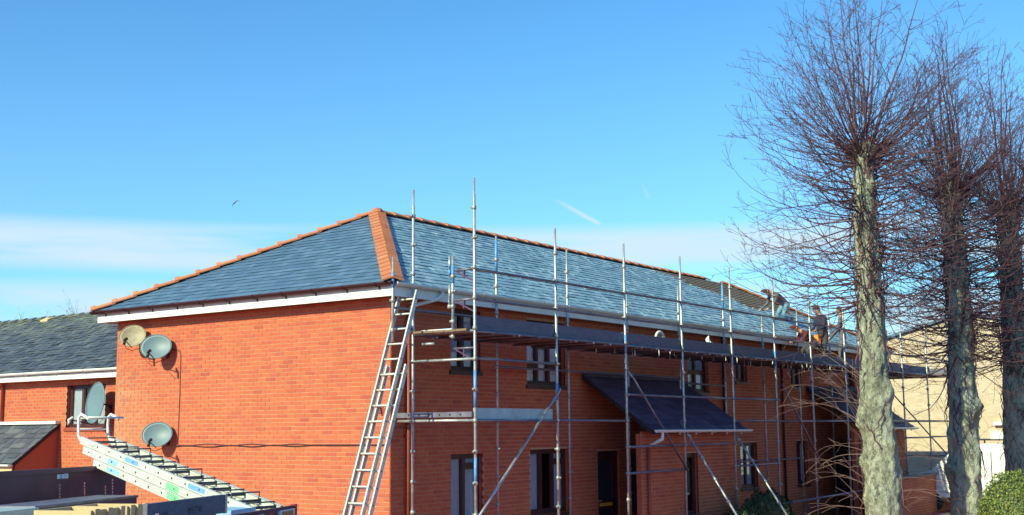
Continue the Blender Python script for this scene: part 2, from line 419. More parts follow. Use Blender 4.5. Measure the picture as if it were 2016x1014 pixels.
def slates(o, u, s, lims, rows, gauge, width, parent, mat, skip=None, pick=None, npick=0, seed=3, rough=1., length=.30, edge=.015):
    """o: eaves start, u: along the eaves, s: up the slope, lims(v): usable range along u at slope distance v"""
    o, u, s = Vector(o), Vector(u).normalized(), Vector(s).normalized(); n = u.cross(s)
    if n.z < 0: n = -n
    rd = random.Random(seed); mass = MB(); full = []; rest = []
    for k in range(rows):
        v0 = k*gauge; a, b = lims(v0+gauge*.5)
        p = math.floor(a/width)*width-(k % 2)*width/2
        while p < b:
            q0, q1 = max(p+.002, a), min(p+width-.002, b); p += width
            if q1-q0 < .03 or (skip and skip((q0+q1)/2, v0)): continue
            e = (q0, q1, v0, rd.uniform(0, .006)*rough, rd.uniform(-.004, .004)*rough)
            (full if (q1-q0) > width-.006 else rest).append(e)
    if pick: full.sort(key=lambda e: pick(o+u*(e[0]+width/2)+s*e[2]))
    def verts(q0, q1, v0, l, tw):
        w = []
        for qq, vv, hh in ((q0, v0, edge+l), (q1, v0, edge+l+tw), (q1, v0+length, .003), (q0, v0+length, .003)):
            w.append(o+u*qq+s*vv+n*hh)
        return [x-n*.008 for x in w]+w
    fl = (u.cross(s)).dot(n) < 0
    for i, e in enumerate(full+rest):
        vs = verts(*e)
        if fl: vs = [vs[j] for j in (3, 2, 1, 0, 7, 6, 5, 4)]
        if i < npick and i < len(full):
            c = sum(vs, Vector())/8; mb = MB(); mb.hexa([x-c for x in vs]); ob = inst('slate', mb.mesh('slate', mat), parent, Matrix.Translation(c))
        else: mass.hexa(vs)
    if mass.f: part('slating', mass, mat, parent, kind='stuff')
def anglecap(a, b, na, nb, wing, count, parent, name='hip_tile', over=.07, th=.024, mat='clay_tile', lift=.02, collar=False):
    """angle tiles laid along a hip or ridge from a (low) to b; na, nb: unit directions of the two wings (down each slope)"""
    a, b = Vector(a), Vector(b); d = (b-a)/count; dn = d.normalized(); na, nb = Vector(na).normalized(), Vector(nb).normalized()
    up = -(na+nb).normalized()
    mb = MB(); L = d.length+over
    for w in (na, nb):
        outn = dn.cross(w); outn = outn if outn.dot(up) > 0 else -outn
        lo = up*.026
        p = [Vector()+lo, w*wing+lo, w*wing+d*(L/d.length), d*(L/d.length)]
        vs = p+[x+outn*th for x in p]
        if (p[1]-p[0]).cross(p[3]-p[0]).dot(outn) < 0: vs = [vs[j] for j in (3, 2, 1, 0, 7, 6, 5, 4)]
        mb.hexa(vs)
    mb.tube([lo+up*.012, d*(L/d.length)+up*.010], .017, 6)
    if collar: mb.tube([lo+up*.0, lo+dn*.09+up*.0], .050, 8)
    me = mb.mesh(name, mat)
    for i in range(count):
        inst(name, me, parent, Matrix.Translation(a+d*i+up*lift*.5+Vector((random.uniform(-.004, .004), random.uniform(-.004, .004), random.uniform(0, .006)))))
# ------------------------------------------------------------------ windows and doors
def window(F, u0, u1, z0, z1, parent, lights=2, transom=None, curtains='sides', frame='brown_frame', recess=.09, sillmat='brown_frame', name='window'):
    fr = MB(); t = .06; n0, n1 = -recess-.06, -recess
    plate(fr, F, u0, u0+t, z0, z1, n0, n1); plate(fr, F, u1-t, u1, z0, z1, n0, n1)
    plate(fr, F, u0+t, u1-t, z1-t, z1, n0, n1); plate(fr, F, u0+t, u1-t, z0, z0+t, n0, n1)
    us = [u0+t+(u1-u0-2*t)*i/lights for i in range(lights+1)]
    for q in us[1:-1]: plate(fr, F, q-.035, q+.035, z0+t, z1-t, n0, n1+.004)
    cells = []
    for i, (a, b) in enumerate(zip(us, us[1:])):
        a2 = a+(.035 if i else 0); b2 = b-(.035 if i < lights-1 else 0)
        tr = transom[i] if isinstance(transom, (list, tuple)) else transom
        if tr:
            zt = z0+(z1-z0)*tr; plate(fr, F, a2, b2, zt-.03, zt+.03, n0, n1+.002); cells += [(a2, b2, z0+t, zt-.03), (a2, b2, zt+.03, z1-t)]
        else: cells.append((a2, b2, z0+t, z1-t))
    w = part(name, fr, frame, parent)
    for c in cells:
        # casement sash round each pane, then the pane
        sa = MB(); k = .028
        plate(sa, F, c[0], c[0]+k, c[2], c[3], n1-.045, n1-.006); plate(sa, F, c[1]-k, c[1], c[2], c[3], n1-.045, n1-.006)
        plate(sa, F, c[0]+k, c[1]-k, c[2], c[2]+k, n1-.045, n1-.006); plate(sa, F, c[0]+k, c[1]-k, c[3]-k, c[3], n1-.045, n1-.006)
        part('sash', sa, frame, w)
        pn = MB(); plate(pn, F, c[0]+k, c[1]-k, c[2]+k, c[3]-k, n1-.030, n1-.024); part('pane', pn, 'glass', w)
    sl = MB(); plate(sl, F, u0-.04, u1+.04, z0-.075, z0-.004, -recess-.05, .035); part('sill', sl, sillmat, w)
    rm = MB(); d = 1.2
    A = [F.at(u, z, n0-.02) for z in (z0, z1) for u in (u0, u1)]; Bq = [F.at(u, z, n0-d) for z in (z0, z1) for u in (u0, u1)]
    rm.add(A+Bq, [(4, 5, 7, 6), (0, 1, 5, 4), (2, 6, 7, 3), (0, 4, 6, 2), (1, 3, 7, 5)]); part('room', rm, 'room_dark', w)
    def drape(a, b, za, zb, mat, amp=.02):
        cu = MB(); m = max(6, int((b-a)/.02)); vs = []
        for i in range(m+1):
            uu = a+(b-a)*i/m; nn = n1-.062+amp*math.sin(i*1.7)
            vs += [F.at(uu, za, nn), F.at(uu, zb, nn)]
        cu.add(vs, [(2*i, 2*i+2, 2*i+3, 2*i+1) for i in range(m)]); part('curtain', cu, mat, w, True)
    wd = u1-u0
    if curtains == 'sides': drape(u0+.03, u0+wd*.40, z0, z1, 'curtain'); drape(u1-wd*.34, u1-.03, z0, z1, 'curtain')
    elif curtains == 'net': drape(u0+.03, u1-.03, z0, z1-.05, 'net_curtain', .008)
    elif curtains == 'full': drape(u0+.03, u1-.03, z0, z1, 'curtain')
    elif curtains == 'left': drape(u0+.03, u0+wd*.45, z0, z1, 'curtain')
    return w
def gutter(path_a, path_b, out, parent, mat, r=.056, brackets=0, bmat=None, name='gutter'):
    a, b, out = Vector(path_a), Vector(path_b), Vector(out).normalized(); d = (b-a).normalized(); mb = MB(); n = 9; vs = []
    for e, q in ((0, a), (1, b)):
        for rr in (r, r-.006):
            for k in range(n):
                t = PI*k/(n-1); vs.append(q+out*(-rr*math.cos(t))+Vector((0, 0, -rr*math.sin(t))))
    fs = []
    for k in range(n-1):
        fs += [(k, k+1, 2*n+k+1, 2*n+k), (n+k+1, n+k, 3*n+k, 3*n+k+1)]
    fs += [(0, 2*n, 3*n, n), (n-1, 2*n-1, 4*n-1, 3*n-1)]
    mb.add(vs, fs)
    for q in (a, b): mb.add([q+out*(-r*math.cos(PI*k/(n-1)))+Vector((0, 0, -r*math.sin(PI*k/(n-1)))) for k in range(n)], [tuple(range(n))])
    gt = part(name, mb, mat, parent, True)
    for i in range(brackets):
        q = a+(b-a)*((i+.5)/brackets); br = MB(); vs = []
        for s_ in (-.014, .014):
            for rr in (r+.009, r+.0015):
                for k in range(n):
                    t = PI*k/(n-1); vs.append(q+d*s_+out*(-rr*math.cos(t))+Vector((0, 0, -rr*math.sin(t))))
        fs = []
        for k in range(n-1): fs += [(k, k+1, 2*n+k+1, 2*n+k), (k, n+k, n+k+1, k+1), (2*n+k, 2*n+k+1, 3*n+k+1, 3*n+k)]
        br.add(vs, fs); br.obox(q-out*(r+.008)-Vector((0, 0, r*.8)), d*.014, out*.014, Vector((0, 0, r*.9))); part('bracket', br, bmat or mat, gt)
    return gt
# ================================================================== the brick terrace
D, L = 7.485, 24.2; OV = .29; ZF = 4.834; ZE = 5.055; PIT_R = .535; OX = .36
HALF = D/2; RZ = ZE+PIT_R*(HALF+OX); SL = math.hypot(1, PIT_R)
FA = WallFrame((0, 0, 0), (0, 1, 0), (-1, 0, 0)); FB = WallFrame((0, 0, 0), (1, 0, 0), (0, -1, 0))
house = thing('brick_terrace', 'long two-storey red brick terrace with hipped slate roof behind the scaffold', 'house', (0, 0, 0))
w1 = MB(); walled(w1, FA, .005, D, 0, ZF+.02, [], .25, 0); endwall = part('end_wall', w1, ['mortar', 'brick_plain'], house, label='sunlit orange brick end wall')
near = lambda p: (p-CP).length
bricks(FA, 0, D, -.02, ZF, [], endwall, pick=lambda p: abs(p.z-2.6)*.35+(p-CP).length, npick=300, seed=11)
# openings on the long front: u0,u1,z0,z1
P1 = (5.98, 10.30); P2 = (17.9, 22.2)
WIN = [(1.62, 2.50, 3.66, 4.80, 2, None, 'sides'), (4.00, 5.36, 3.46, 4.74, 3, [.3, .62, .3], 'net'), (10.70, 11.80, 3.45, 4.72, 2, .38, 'full'), (13.33, 14.0, 3.76, 4.40, 2, None, 'full'), (16.85, 17.58, 3.70, 4.40, 2, None, 'full'), (20.9, 21.8, 3.46, 4.72, 2, .38, 'sides'),
       (1.62, 2.56, .95, 2.16, 2, [None, .82], 'full'), (4.08, 5.46, .95, 2.20, 3, [None, None, .8], 'sides'), (13.45, 14.45, 1.04, 2.20, 2, None, 'full'), (17.05, 17.86, 1.0, 2.20, 2, None, 'sides')]
DOOR = (6.55, 7.50, .05, 2.12)
ops = [w[:4] for w in WIN]+[DOOR]
w2 = MB(); walled(w2, FB, .02, L, 0, ZF+.02, ops, .25, 0); front = part('front_wall', w2, ['mortar', 'brick_plain'], house, label='shaded long brick front')
bricks(FB, 0, L, -.02, ZF, ops, front, seed=12)
w3 = MB(); w3.box((.25, D-.25, 0), (L, D, ZF)); w3.box((L-.25, .25, 0), (L-.001, D-.25, ZF)); part('rear_wall', w3, 'mortar', house)
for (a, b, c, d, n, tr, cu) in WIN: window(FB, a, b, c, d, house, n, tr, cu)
# reveals closed with brick-coloured soffit behind eaves
sf = MB(); sf.box((-OV+.02, -OV+.02, ZF+.03), (L+OV-.02, D+OV-.02, ZF+.06)); part('soffit', sf, 'white_paint', house)
fa = MB(); fa.box((-OV, -OV, ZF), (-OV+.02, D+OV, ZE-.03)); part('fascia', fa, 'white_paint', house, label='white fascia board along the sunlit end')
fb = MB(); fb.box((-OV+.021, -OV, ZF), (L+OV, -OV+.02, ZE-.03)); part('fascia', fb, 'white_plastic', house)
fc = MB(); fc.box((L+OV-.02, -OV+.021, ZF), (L+OV, D+OV, ZE-.03)); fc.box((-OV+.021, D+OV-.02, ZF), (L+OV-.021, D+OV, ZE-.03)); part('fascia', fc, 'white_paint', house)
ga = gutter((-OV-.070, D+OV+.10, 5.068), (-OV-.070, -OV-.085, 5.068), (-1, 0, 0), house, 'brown_plastic', .066, 11)
gb = gutter((-OV-.0, -OV-.062, 5.062), (L+OV, -OV-.062, 5.040), (0, -1, 0), house, 'white_plastic', .062, 26)
# roof: underlay, slates, clay caps
e0, e1, f0, f1 = -OX, L+OX, -OX, D+OX
apA, apB = Vector((HALF, HALF, RZ)), Vector((L-HALF, HALF, RZ))
c00, c10, c11, c01 = Vector((e0, f0, ZE)), Vector((e1, f0, ZE)), Vector((e1, f1, ZE)), Vector((e0, f1, ZE))
ru = MB(); dz = Vector((0, 0, -.004)); ru.add([q+dz for q in (c00, c10, c11, c01, apA, apB)], [(0, 1, 5, 4), (1, 2, 5), (2, 3, 4, 5), (3, 0, 4)]); roof = part('roof', ru, 'roof_felt', house, label='blue-grey slate hipped roof')
RUN = HALF+OX; rows = int(RUN*SL/.195)
slates(c00, (0, 1, 0), (1, 0, PIT_R), lambda v: (v/SL, f1-f0-v/SL), rows, .195, .25, roof, 'slate', pick=near, npick=300, seed=21, edge=.024)
def stripped(u, v):   # the stretch where the old covering has been taken off
    x = e0+u; vv = v/SL/RUN
    lim = 16.2+(.86-vv)*5.2+.5*math.sin(vv*23)
    return vv > .46+.05*math.sin(x*3) and x > lim+.0 and x < 24 and vv < .98
slates(c00, (1, 0, 0), (0, 1, PIT_R), lambda v: (v/SL, e1-e0-v/SL), rows, .195, .25, roof, 'slate_worn_sheen', skip=stripped, seed=22, rough=1.6)
slates(c11, (0, -1, 0), (-1, 0, PIT_R), lambda v: (v/SL, f1-f0-v/SL), rows, .195, .25, roof, 'slate', seed=23)
slates(c01, (1, 0, 0), (0, -1, PIT_R), lambda v: (v/SL, e1-e0-v/SL), rows, .195, .25, roof, 'slate', seed=24)
for k in range(6, 24):   # battens over the stripped stretch
    v = k*.20; vv = v/SL/RUN
    if vv < .46 or vv > .97: continue
    x0 = 16.2+(.86-vv)*5.2-.25; x1 = e1-v/SL-.1
    mb = MB(); y = f0+v/SL; z = ZE+PIT_R*v/SL; mb.bar((x0, y, z+.014), (x1, y, z+.014), .05, .028, (0, -PIT_R, 1)); part('batten', mb, 'batten', roof)
wA = Vector((-1, 0, -PIT_R)); wB = Vector((0, -1, -PIT_R)); wC = Vector((0, 1, -PIT_R)); wD = Vector((1, 0, -PIT_R))
LF = Vector((0, 0, .03))
def hipw(w, d):  # wing direction: lies in the slope, square to the hip
    w = w.normalized(); d = d.normalized(); return (w-d*w.dot(d)).normalized()
hd = apA-c00
anglecap(c00+LF+Vector((-.02, -.02, 0)), apA+LF, hipw(wB*1+Vector((0, 0, 0)), hd) if False else (Vector((1, 0, 0))*0+hipw(Vector((-1, 0, -PIT_R)).cross(Vector((0, 0, 0))) if False else Vector((-.0, 1, 0)), hd)), hipw(Vector((1, 0, 0)), hd), .19, 21, roof)
hd2 = apA-c01
anglecap(c01+LF+Vector((-.02, .02, 0)), apA+LF, hipw(Vector((0, -1, 0)), hd2), hipw(Vector((1, 0, 0)), hd2), .19, 14, roof, collar=True)
hd3 = apB-c10
anglecap(c10+LF, apB+LF, hipw(Vector((-1, 0, 0)), hd3), hipw(Vector((0, 1, 0)), hd3), .16, 14, roof)
anglecap(apA+LF, apB+LF-Vector((1.2, 0, 0)), Vector((0, -1, -PIT_R)), Vector((0, 1, -PIT_R)), .15, 34, roof, 'ridge_tile')
# end cap where hips meet
ec = MB(); ec.ball(apA+Vector((.02, 0, .05)), .12, 1.1, 1, .55); part('apex_cap', ec, 'clay_tile', roof, True)
# rainwater outlet and downpipe at the near corner
dp = MB(); dp.tube([(.95, -OV-.062, 5.0), (.95, -OV-.062, 4.93), (.86, -OV-.03, 4.86), (.50, -.10, 4.74), (.42, -.06, 4.68)], .036, 10); part('swan_neck', dp, 'white_plastic', house, True)
dp = MB(); dp.tube([(.40, -.058, 4.70), (.40, -.058, 0.0)], .034, 10); d0 = part('downpipe', dp, 'red_pipe', house, True)
for z in (.9, 2.5, 4.1):
    mb = MB(); mb.tube([(.40, -.058, z-.04), (.40, -.058, z+.04)], .042, 10); mb.box((.33, -.02, z-.03), (.47, -.008, z+.03)); part('pipe_clip', mb, 'red_pipe', d0)
for x in (11.9+.6, 16.1):
    mb = MB(); mb.tube([(x, -.06, 4.95), (x, -.06, 0)], .034, 8); part('downpipe', mb, 'brown_plastic', house, True)
# ---- lean-to porches on the front
def porch(x0, x1, tag_l, slot, seed):
    yo = -1.63; zt, zb = 3.72, 2.58; ywall = -1.38
    s = Vector((0, -yo, zt-zb)); sl = s.length
    po = thing if False else None
    um = MB(); um.hexa([(x0, yo, zb-.10), (x1, yo, zb-.10), (x1, -.001, zt-.10), (x0, -.001, zt-.10), (x0, yo, zb-.002), (x1, yo, zb-.002), (x1, -.001, zt-.002), (x0, -.001, zt-.002)])
    pr = part('porch_roof', um, 'slate_under', house, label='lean-to slate porch roof, '+tag_l)
    slates((x0-.03, yo-.05, zb-.035), (1, 0, 0), s, lambda v: (0, x1-x0+.06), int(sl/.19), .19, .25, pr, 'slate_purple', seed=seed, rough=2.0)
    fl = MB(); fl.obox((x0+(x1-x0)/2, -.03, zt+.03), ((x1-x0)/2+.02, 0, 0), (0, .10, .07), (0, -.006, .009)); part('flashing', fl, 'galvanised_old', pr)
    gt = gutter((x0+.05, yo-.10, zb-.02), (x1+.10, yo-.10, zb-.035), (0, -1, 0), house, 'white_plastic', .058, 6)
    dpp = MB(); dpp.tube([(x0+.28, yo-.10, zb-.07), (x0+.28, yo-.10, zb-.2), (x0+.22, ywall-.06, zb-.36)], .036, 9); part('swan_neck', dpp, 'white_plastic', house, True)
    dpp = MB(); dpp.tube([(x0+.22, ywall-.058, zb-.34), (x0+.22, ywall-.058, 0)], .034, 9); part('downpipe', dpp, 'red_pipe', house, True)
    # front wall of the porch store, with its narrow window; the near end stays open as the door lobby
    FP = WallFrame((0, ywall, 0), (1, 0, 0), (0, -1, 0)); xa = x0+.02
    op = [slot]
    wm = MB(); walled(wm, FP, xa, x1-.05, 0, zb-.10, op, .12, 0); pw = part('porch_wall', wm, ['mortar', 'brick_plain'], house)
    bricks(FP, xa, x1-.05, -.02, zb-.10, op, pw, seed=seed+5)
    window(FP, *slot, house, 1, None, 'none', recess=.07)
    FS = WallFrame((x1-.05, 0, 0), (0, -1, 0), (1, 0, 0)); sm = MB(); walled(sm, FS, 0, -ywall-.125, 0, zb-.1, [], .12, 0); ps = part('porch_wall', sm, ['mortar', 'brick_plain'], house); bricks(FS, 0, -ywall-.005, -.02, zb-.1, [], ps, seed=seed+6)
    return pr
porch(*P1, 'nearer one with pale gutter', (7.78, 8.42, .75, 2.06), 41)
porch(*P2, 'farther one behind the bare tree', (19.7, 20.3, .75, 2.06), 51)
# front door seen beside the porch
dr = MB(); plate(dr, FB, DOOR[0], DOOR[0]+.07, DOOR[2], DOOR[3], -.16, -.09); plate(dr, FB, DOOR[1]-.07, DOOR[1], DOOR[2], DOOR[3], -.16, -.09); plate(dr, FB, DOOR[0]+.07, DOOR[1]-.07, DOOR[3]-.07, DOOR[3], -.16, -.09)
plate(dr, FB, DOOR[0]+.07, DOOR[1]-.07, .9, 1.08, -.15, -.10); plate(dr, FB, DOOR[0]+.07, DOOR[0]+.19, DOOR[2], DOOR[3]-.07, -.15, -.10); plate(dr, FB, DOOR[1]-.19, DOOR[1]-.07, DOOR[2], DOOR[3]-.07, -.15, -.10); plate(dr, FB, DOOR[0]+.19, DOOR[1]-.19, DOOR[2], .25, -.15, -.10); plate(dr, FB, DOOR[0]+.19, DOOR[1]-.19, 1.95, DOOR[3]-.07, -.15, -.10)
door = part('door', dr, 'brown_frame', house)
for za, zb in ((.25, .9), (1.08, 1.95)):
    mb = MB(); plate(mb, FB, DOOR[0]+.19, DOOR[1]-.19, za, zb, -.135, -.125); part('pane', mb, 'glass_dark', door)
mb = MB(); plate(mb, FB, DOOR[0]+.22, DOOR[1]-.22, .96, 1.03, -.10, -.092); part('letter_plate', mb, 'yellow_paint', door)
mb = MB(); mb.tube([FB.at(DOOR[0]+.12, 1.08, -.06), FB.at(DOOR[0]+.24, 1.08, -.06)], .012, 8); part('handle', mb, 'aluminium', door)
# ------------------------------------------------------------------ house beyond, on the left
XN = 1.25
FN = WallFrame((XN, 0, 0), (0, 1, 0), (-1, 0, 0)); y0n, y1n = 8.2, 24.0; zfn = 3.80
nb = thing('neighbouring_house', 'red brick house with mossy old slate roof at the left edge', 'house', (XN, 16, 0))
pa, pb = atx(131, 800, XN), atx(207, 800, XN)
wz1, wz0 = atx(170, 757, XN).z, atx(170, 842, XN).z
WN = (pb.y, pa.y, wz0, wz1)
wm = MB(); walled(wm, FN, y0n, y1n, -1, zfn+.02, [WN], .25, 0); nw = part('wall', wm, ['mortar', 'brick_plain'], nb)
bricks(FN, y0n, y1n, 1.2, zfn, [WN], nw, seed=61, pick=near, npick=60)
wn_ = window(FN, *WN, nb, 3, [None, None, None], 'sides', sillmat='red_pipe')
for k in range(5):   # things standing on the inside sill
    u = WN[0]+.15+k*.14; mb = MB(); c = FN.at(u, WN[2]+.02, -.24); mb.tube([c, c+Vector((0, 0, .04)), c+Vector((0, 0, .11)), c+Vector((0, 0, .13))], [.035, .05, .035, .02], 8); part('ornament', mb, 'bag_white' if k % 2 else 'yellow_paint', wn_, True)
mb = MB(); mb.box((XN-.28, y0n, zfn), (XN-.26, y1n, zfn+.13)); part('fascia', mb, 'white_paint', nb)
mb = MB(); mb.box((XN-.26, y0n, zfn+.02), (XN, y1n, zfn+.05)); part('soffit', mb, 'white_paint', nb)
gutter((XN-.34, y0n, zfn+.20), (XN-.34, y1n, zfn+.19), (-1, 0, 0), nb, 'white_plastic', .058, 14)
ridn = atx(0, 637, XN+3.2); zen = zfn+.19; prn = (ridn.z-zen)/3.55
rn = MB(); rn.add([(XN-.36, y0n-2, zen-.01), (XN-.36, y1n, zen-.01), (XN+3.2, y1n, ridn.z-.01), (XN+3.2, y0n-2, ridn.z-.01)], [(0, 3, 2, 1)]); nroof = part('roof', rn, 'slate_under', nb)
sln = math.hypot(1, prn)
slates((XN-.36, y0n-2, zen), (0, 1, 0), (1, 0, prn), lambda v: (0, y1n-y0n+2), int(3.56*sln/.17), .17, .25, nroof, 'slate_old', seed=71, rough=3.2, pick=near, npick=80)
mb = MB(); mb.box((XN+3.2, y0n-2, 2), (XN+3.3, y1n, ridn.z-.03)); part('rear_wall', mb, 'mortar', nb)
anglecap((XN+3.2, y0n-2, ridn.z+.01), (XN+3.2, y1n, ridn.z+.01), (-1, 0, -prn), (1, 0, -prn), .15, 40, nroof, 'ridge_tile', mat='slate_old')
mb = MB(); q = atx(100, 629, XN+3.15); mb.obox(q+Vector((-.12, 0, .0)), (0, .17, 0), (.10, 0, .05), (0, 0, .02)); part('replacement_tile', mb, 'pine', nroof)
mb = MB(); q = atx(8, 800, XN); mb.tube([(XN-.06, q.y, 0), (XN-.06, q.y, zfn-.05), (XN-.3, q.y, zfn+.1)], .036, 9); part('downpipe', mb, 'red_pipe', nb, True)
# its lean-to porch
pt = atx(118, 833, XN); pe = None
yb = pt.y; zt = pt.z; dx = 1.7; ze_ = None
for t in np.linspace(.6, 4, 120):   # follow the verge out to where the photo-side eaves stand
    d = ray(25, 912); k = (XN-t-CP.x)/d.x; q = CP+d*k
    if abs(q.y-yb) < .04: dx, ze_ = t, q.z; break
if ze_ is None: ze_ = zt-1.1
um = MB(); xo = XN-dx
um.hexa([(xo, yb, ze_-.1), (XN, yb, zt-.1), (XN, yb+5, zt-.1), (xo, yb+5, ze_-.1), (xo, yb, ze_-.006), (XN, yb, zt-.006), (XN, yb+5, zt-.006), (xo, yb+5, ze_-.006)])
lp = part('porch_roof', um, 'slate_under', nb)
sv = Vector((dx, 0, zt-ze_))
slates((xo-.03, yb-.04, ze_-.02), (0, 1, 0), sv, lambda v: (0, 5), int(sv.length/.18), .18, .25, lp, 'slate_old', seed=81, rough=3.)
mb = MB(); mb.box((XN-.14, yb-.03, zt-.02), (XN-.008, yb+5, zt+.05)); part('flashing', mb, 'white_plastic', lp)
FL = WallFrame((0, yb+.03, 0), (1, 0, 0), (0, -1, 0))
mb = MB(); mb.add([(xo+.08, yb+.03, 0), (XN-.001, yb+.03, 0), (XN-.001, yb+.03, zt-.06), (xo+.08, yb+.03, ze_-.02), (xo+.08, yb+.2, 0), (XN-.001, yb+.2, 0), (XN-.001, yb+.2, zt-.06), (xo+.08, yb+.2, ze_-.02)], [(0, 1, 2, 3), (5, 4, 7, 6), (4, 0, 3, 7)]); lw = part('porch_wall', mb, 'brick', nb)
gutter((xo-.09, yb-.03, ze_-.03), (xo-.09, yb+5, ze_-.04), (-1, 0, 0), nb, 'white_plastic', .055, 4)
mb = MB(); mb.box((xo-.03, yb-.02, ze_-.20), (xo-.01, yb+5, ze_-.04)); part('fascia', mb, 'pine', nb)
# ------------------------------------------------------------------ satellite dishes
def dish(name, label, wall_pt, standoff, nrm, w, h, mats, wn_=Vector((-1, 0, 0)), big=False):
    """wall_pt: point of the wall behind the dish; dish centre stands off it"""
    wall_pt = Vector(wall_pt); c = wall_pt+wn_*standoff; n = Vector(nrm).normalized()
    x = Vector((0, 0, 1)).cross(n).normalized(); y = n.cross(x)
    t = thing(name, label, 'satellite dish', wall_pt, 'satellite dishes on the walls')
    mb = MB(); rings, sg = 6, 28; vs = [c-n*.065]; fs = []
    for j in range(1, rings+1):
        r = j/rings
        for k in range(sg):
            a = 2*PI*k/sg; vs.append(c+x*(w/2*r*math.cos(a))+y*(h/2*r*math.sin(a))-n*(.065*(1-r*r)))
    for k in range(sg): fs.append((0, 1+k, 1+(k+1) % sg))
    for j in range(rings-1):
        for k in range(sg): fs.append((1+j*sg+k, 1+(j+1)*sg+k, 1+(j+1)*sg+(k+1) % sg, 1+j*sg+(k+1) % sg))
    m = len(vs); bk = [v-n*.012 for v in vs]; mb.add(vs, fs, 0); mb.add(bk, [tuple(reversed(f)) for f in fs], 1)
    base = 1+(rings-1)*sg
    mb.f += [(base+k, m+base+k, m+base+(k+1) % sg, base+(k+1) % sg) for k in range(sg)]; mb.mi += [0]*sg
    part('reflector', mb, [mats, 'dish_back'], t, True)
    rim = MB(); rim.tube([c+x*(w/2*math.cos(2*PI*k/sg))+y*(h/2*math.sin(2*PI*k/sg)) for k in range(sg+1)], .007 if not big else .012, 6, False); part('rim', rim, mats, t, True)
    foot = c-y*h*.52; lnb = c-y*h*.46+n*(.34 if not big else .48)
    mb = MB(); mb.tube([c-n*.09-y*h*.15, foot-n*.03, lnb-n*.02-y*.02], .010 if not big else .016, 7); part('arm', mb, 'black_plastic', t, True)
    mb = MB(); aim = (c-lnb).normalized(); mb.tube([lnb-aim*.07, lnb-aim*.05, lnb+aim*.03, lnb+aim*.06], [.020, .028, .028, .034], 10); mb.obox(lnb-aim*.03-y*.05, x*.02, y*.05, aim*.028); part('receiver', mb, 'black_plastic' if not big else 'white_plastic', t, True)
    mb = MB(); back = c-n*.08; mb.tube([back, Vector((back.x, back.y, back.z-.0))-n*.06, wall_pt+Vector((0, 0, -.05))+wn_*.06, wall_pt+Vector((0, 0, -.12))+wn_*.02], .018, 8); mb.obox(wall_pt+Vector((0, 0, -.12))+wn_*.012, (0, .05, 0), (0, 0, .09), wn_*.006); part('wall_bracket', mb, 'black_plastic', t, True)
    mb = MB(); mb.tube([lnb-y*.05, lnb-y*.12-n*.02, lnb-y*.15-n*.12, foot-n*.06-y*.06, wall_pt+Vector((0, 0, -.22))+wn_*.01], .006, 5); part('lead', mb, 'cable_black', t, True)
    return t
CN = Vector((-.80, -.52, .28))
def onwall(px, py, X, st): q = atx(px, py, X-st); return (X, q.y, q.z)
dish('satellite_dish', 'tan weathered oval satellite dish at the top left of the sunlit wall', onwall(261, 661, 0, .30), .30, CN, .54, .45, 'dish_rusty')
dish('satellite_dish', 'blue-grey oval satellite dish just right of the tan dish', onwall(307, 682, 0, .30), .30, CN, .62, .50, 'dish_grey')
dish('satellite_dish', 'blue-grey oval satellite dish low on the wall above the ladders', onwall(309, 855, 0, .28), .28, CN, .60, .49, 'dish_grey')
dish('satellite_dish', 'large round satellite dish over the window of the left house', onwall(187, 793, XN, .42), .42, (-.93, .20, .12), .92, .90, 'dish_grey', big=True)
# cables on the end wall
def cable(label, pts, r, mat):
    mb = MB(); mb.tube(pts, r, 6); o = link('cable', mb.mesh('cable', mat, True)); return tag(o, label, 'cable', 'cables on the end wall')
wp = lambda px, py, o=.012: Vector((-o, atx(px, py, -o).y, atx(px, py, -o).z))
cable('dark red cable dropping straight down the brick wall beside the dishes', [wp(333, 688), wp(346, 689), wp(355, 691), wp(356, 700), wp(354, 780), wp(351, 850), wp(350, 874)], .011, 'cable_red')
pts = [wp(346+i*(766-346)/28, 875.5+(1.6*math.sin(i*1.1) if i < 20 else 0)) for i in range(29)]
cable('upper of two twisted cables running level across the brick wall', pts, .010, 'cable_red')
pts = [wp(346+i*(766-346)/28, 879.0-.10*i*(1 if i < 20 else 1)-(1.5*math.sin(i*1.1) if i < 20 else 0), .02) for i in range(29)]
cable('lower of two twisted cables running level across the brick wall', pts, .009, 'cable_black')
q = atx(751, 806, 0); vt = thing('wall_bracket', 'small red bracket on the brick wall behind the leaning ladder', 'bracket', (0, q.y, q.z))
mb = MB(); mb.obox(q+Vector((-.01, 0, 0)), (.008, 0, 0), (0, .05, 0), (0, 0, .07)); part('plate', mb, 'red_pipe', vt)
mb = MB(); mb.tube([q+Vector((-.02, 0, .02)), q+Vector((-.09, 0, .03)), q+Vector((-.11, -.01, -.05))], .018, 8); part('spout', mb, 'red_pipe', vt, True)
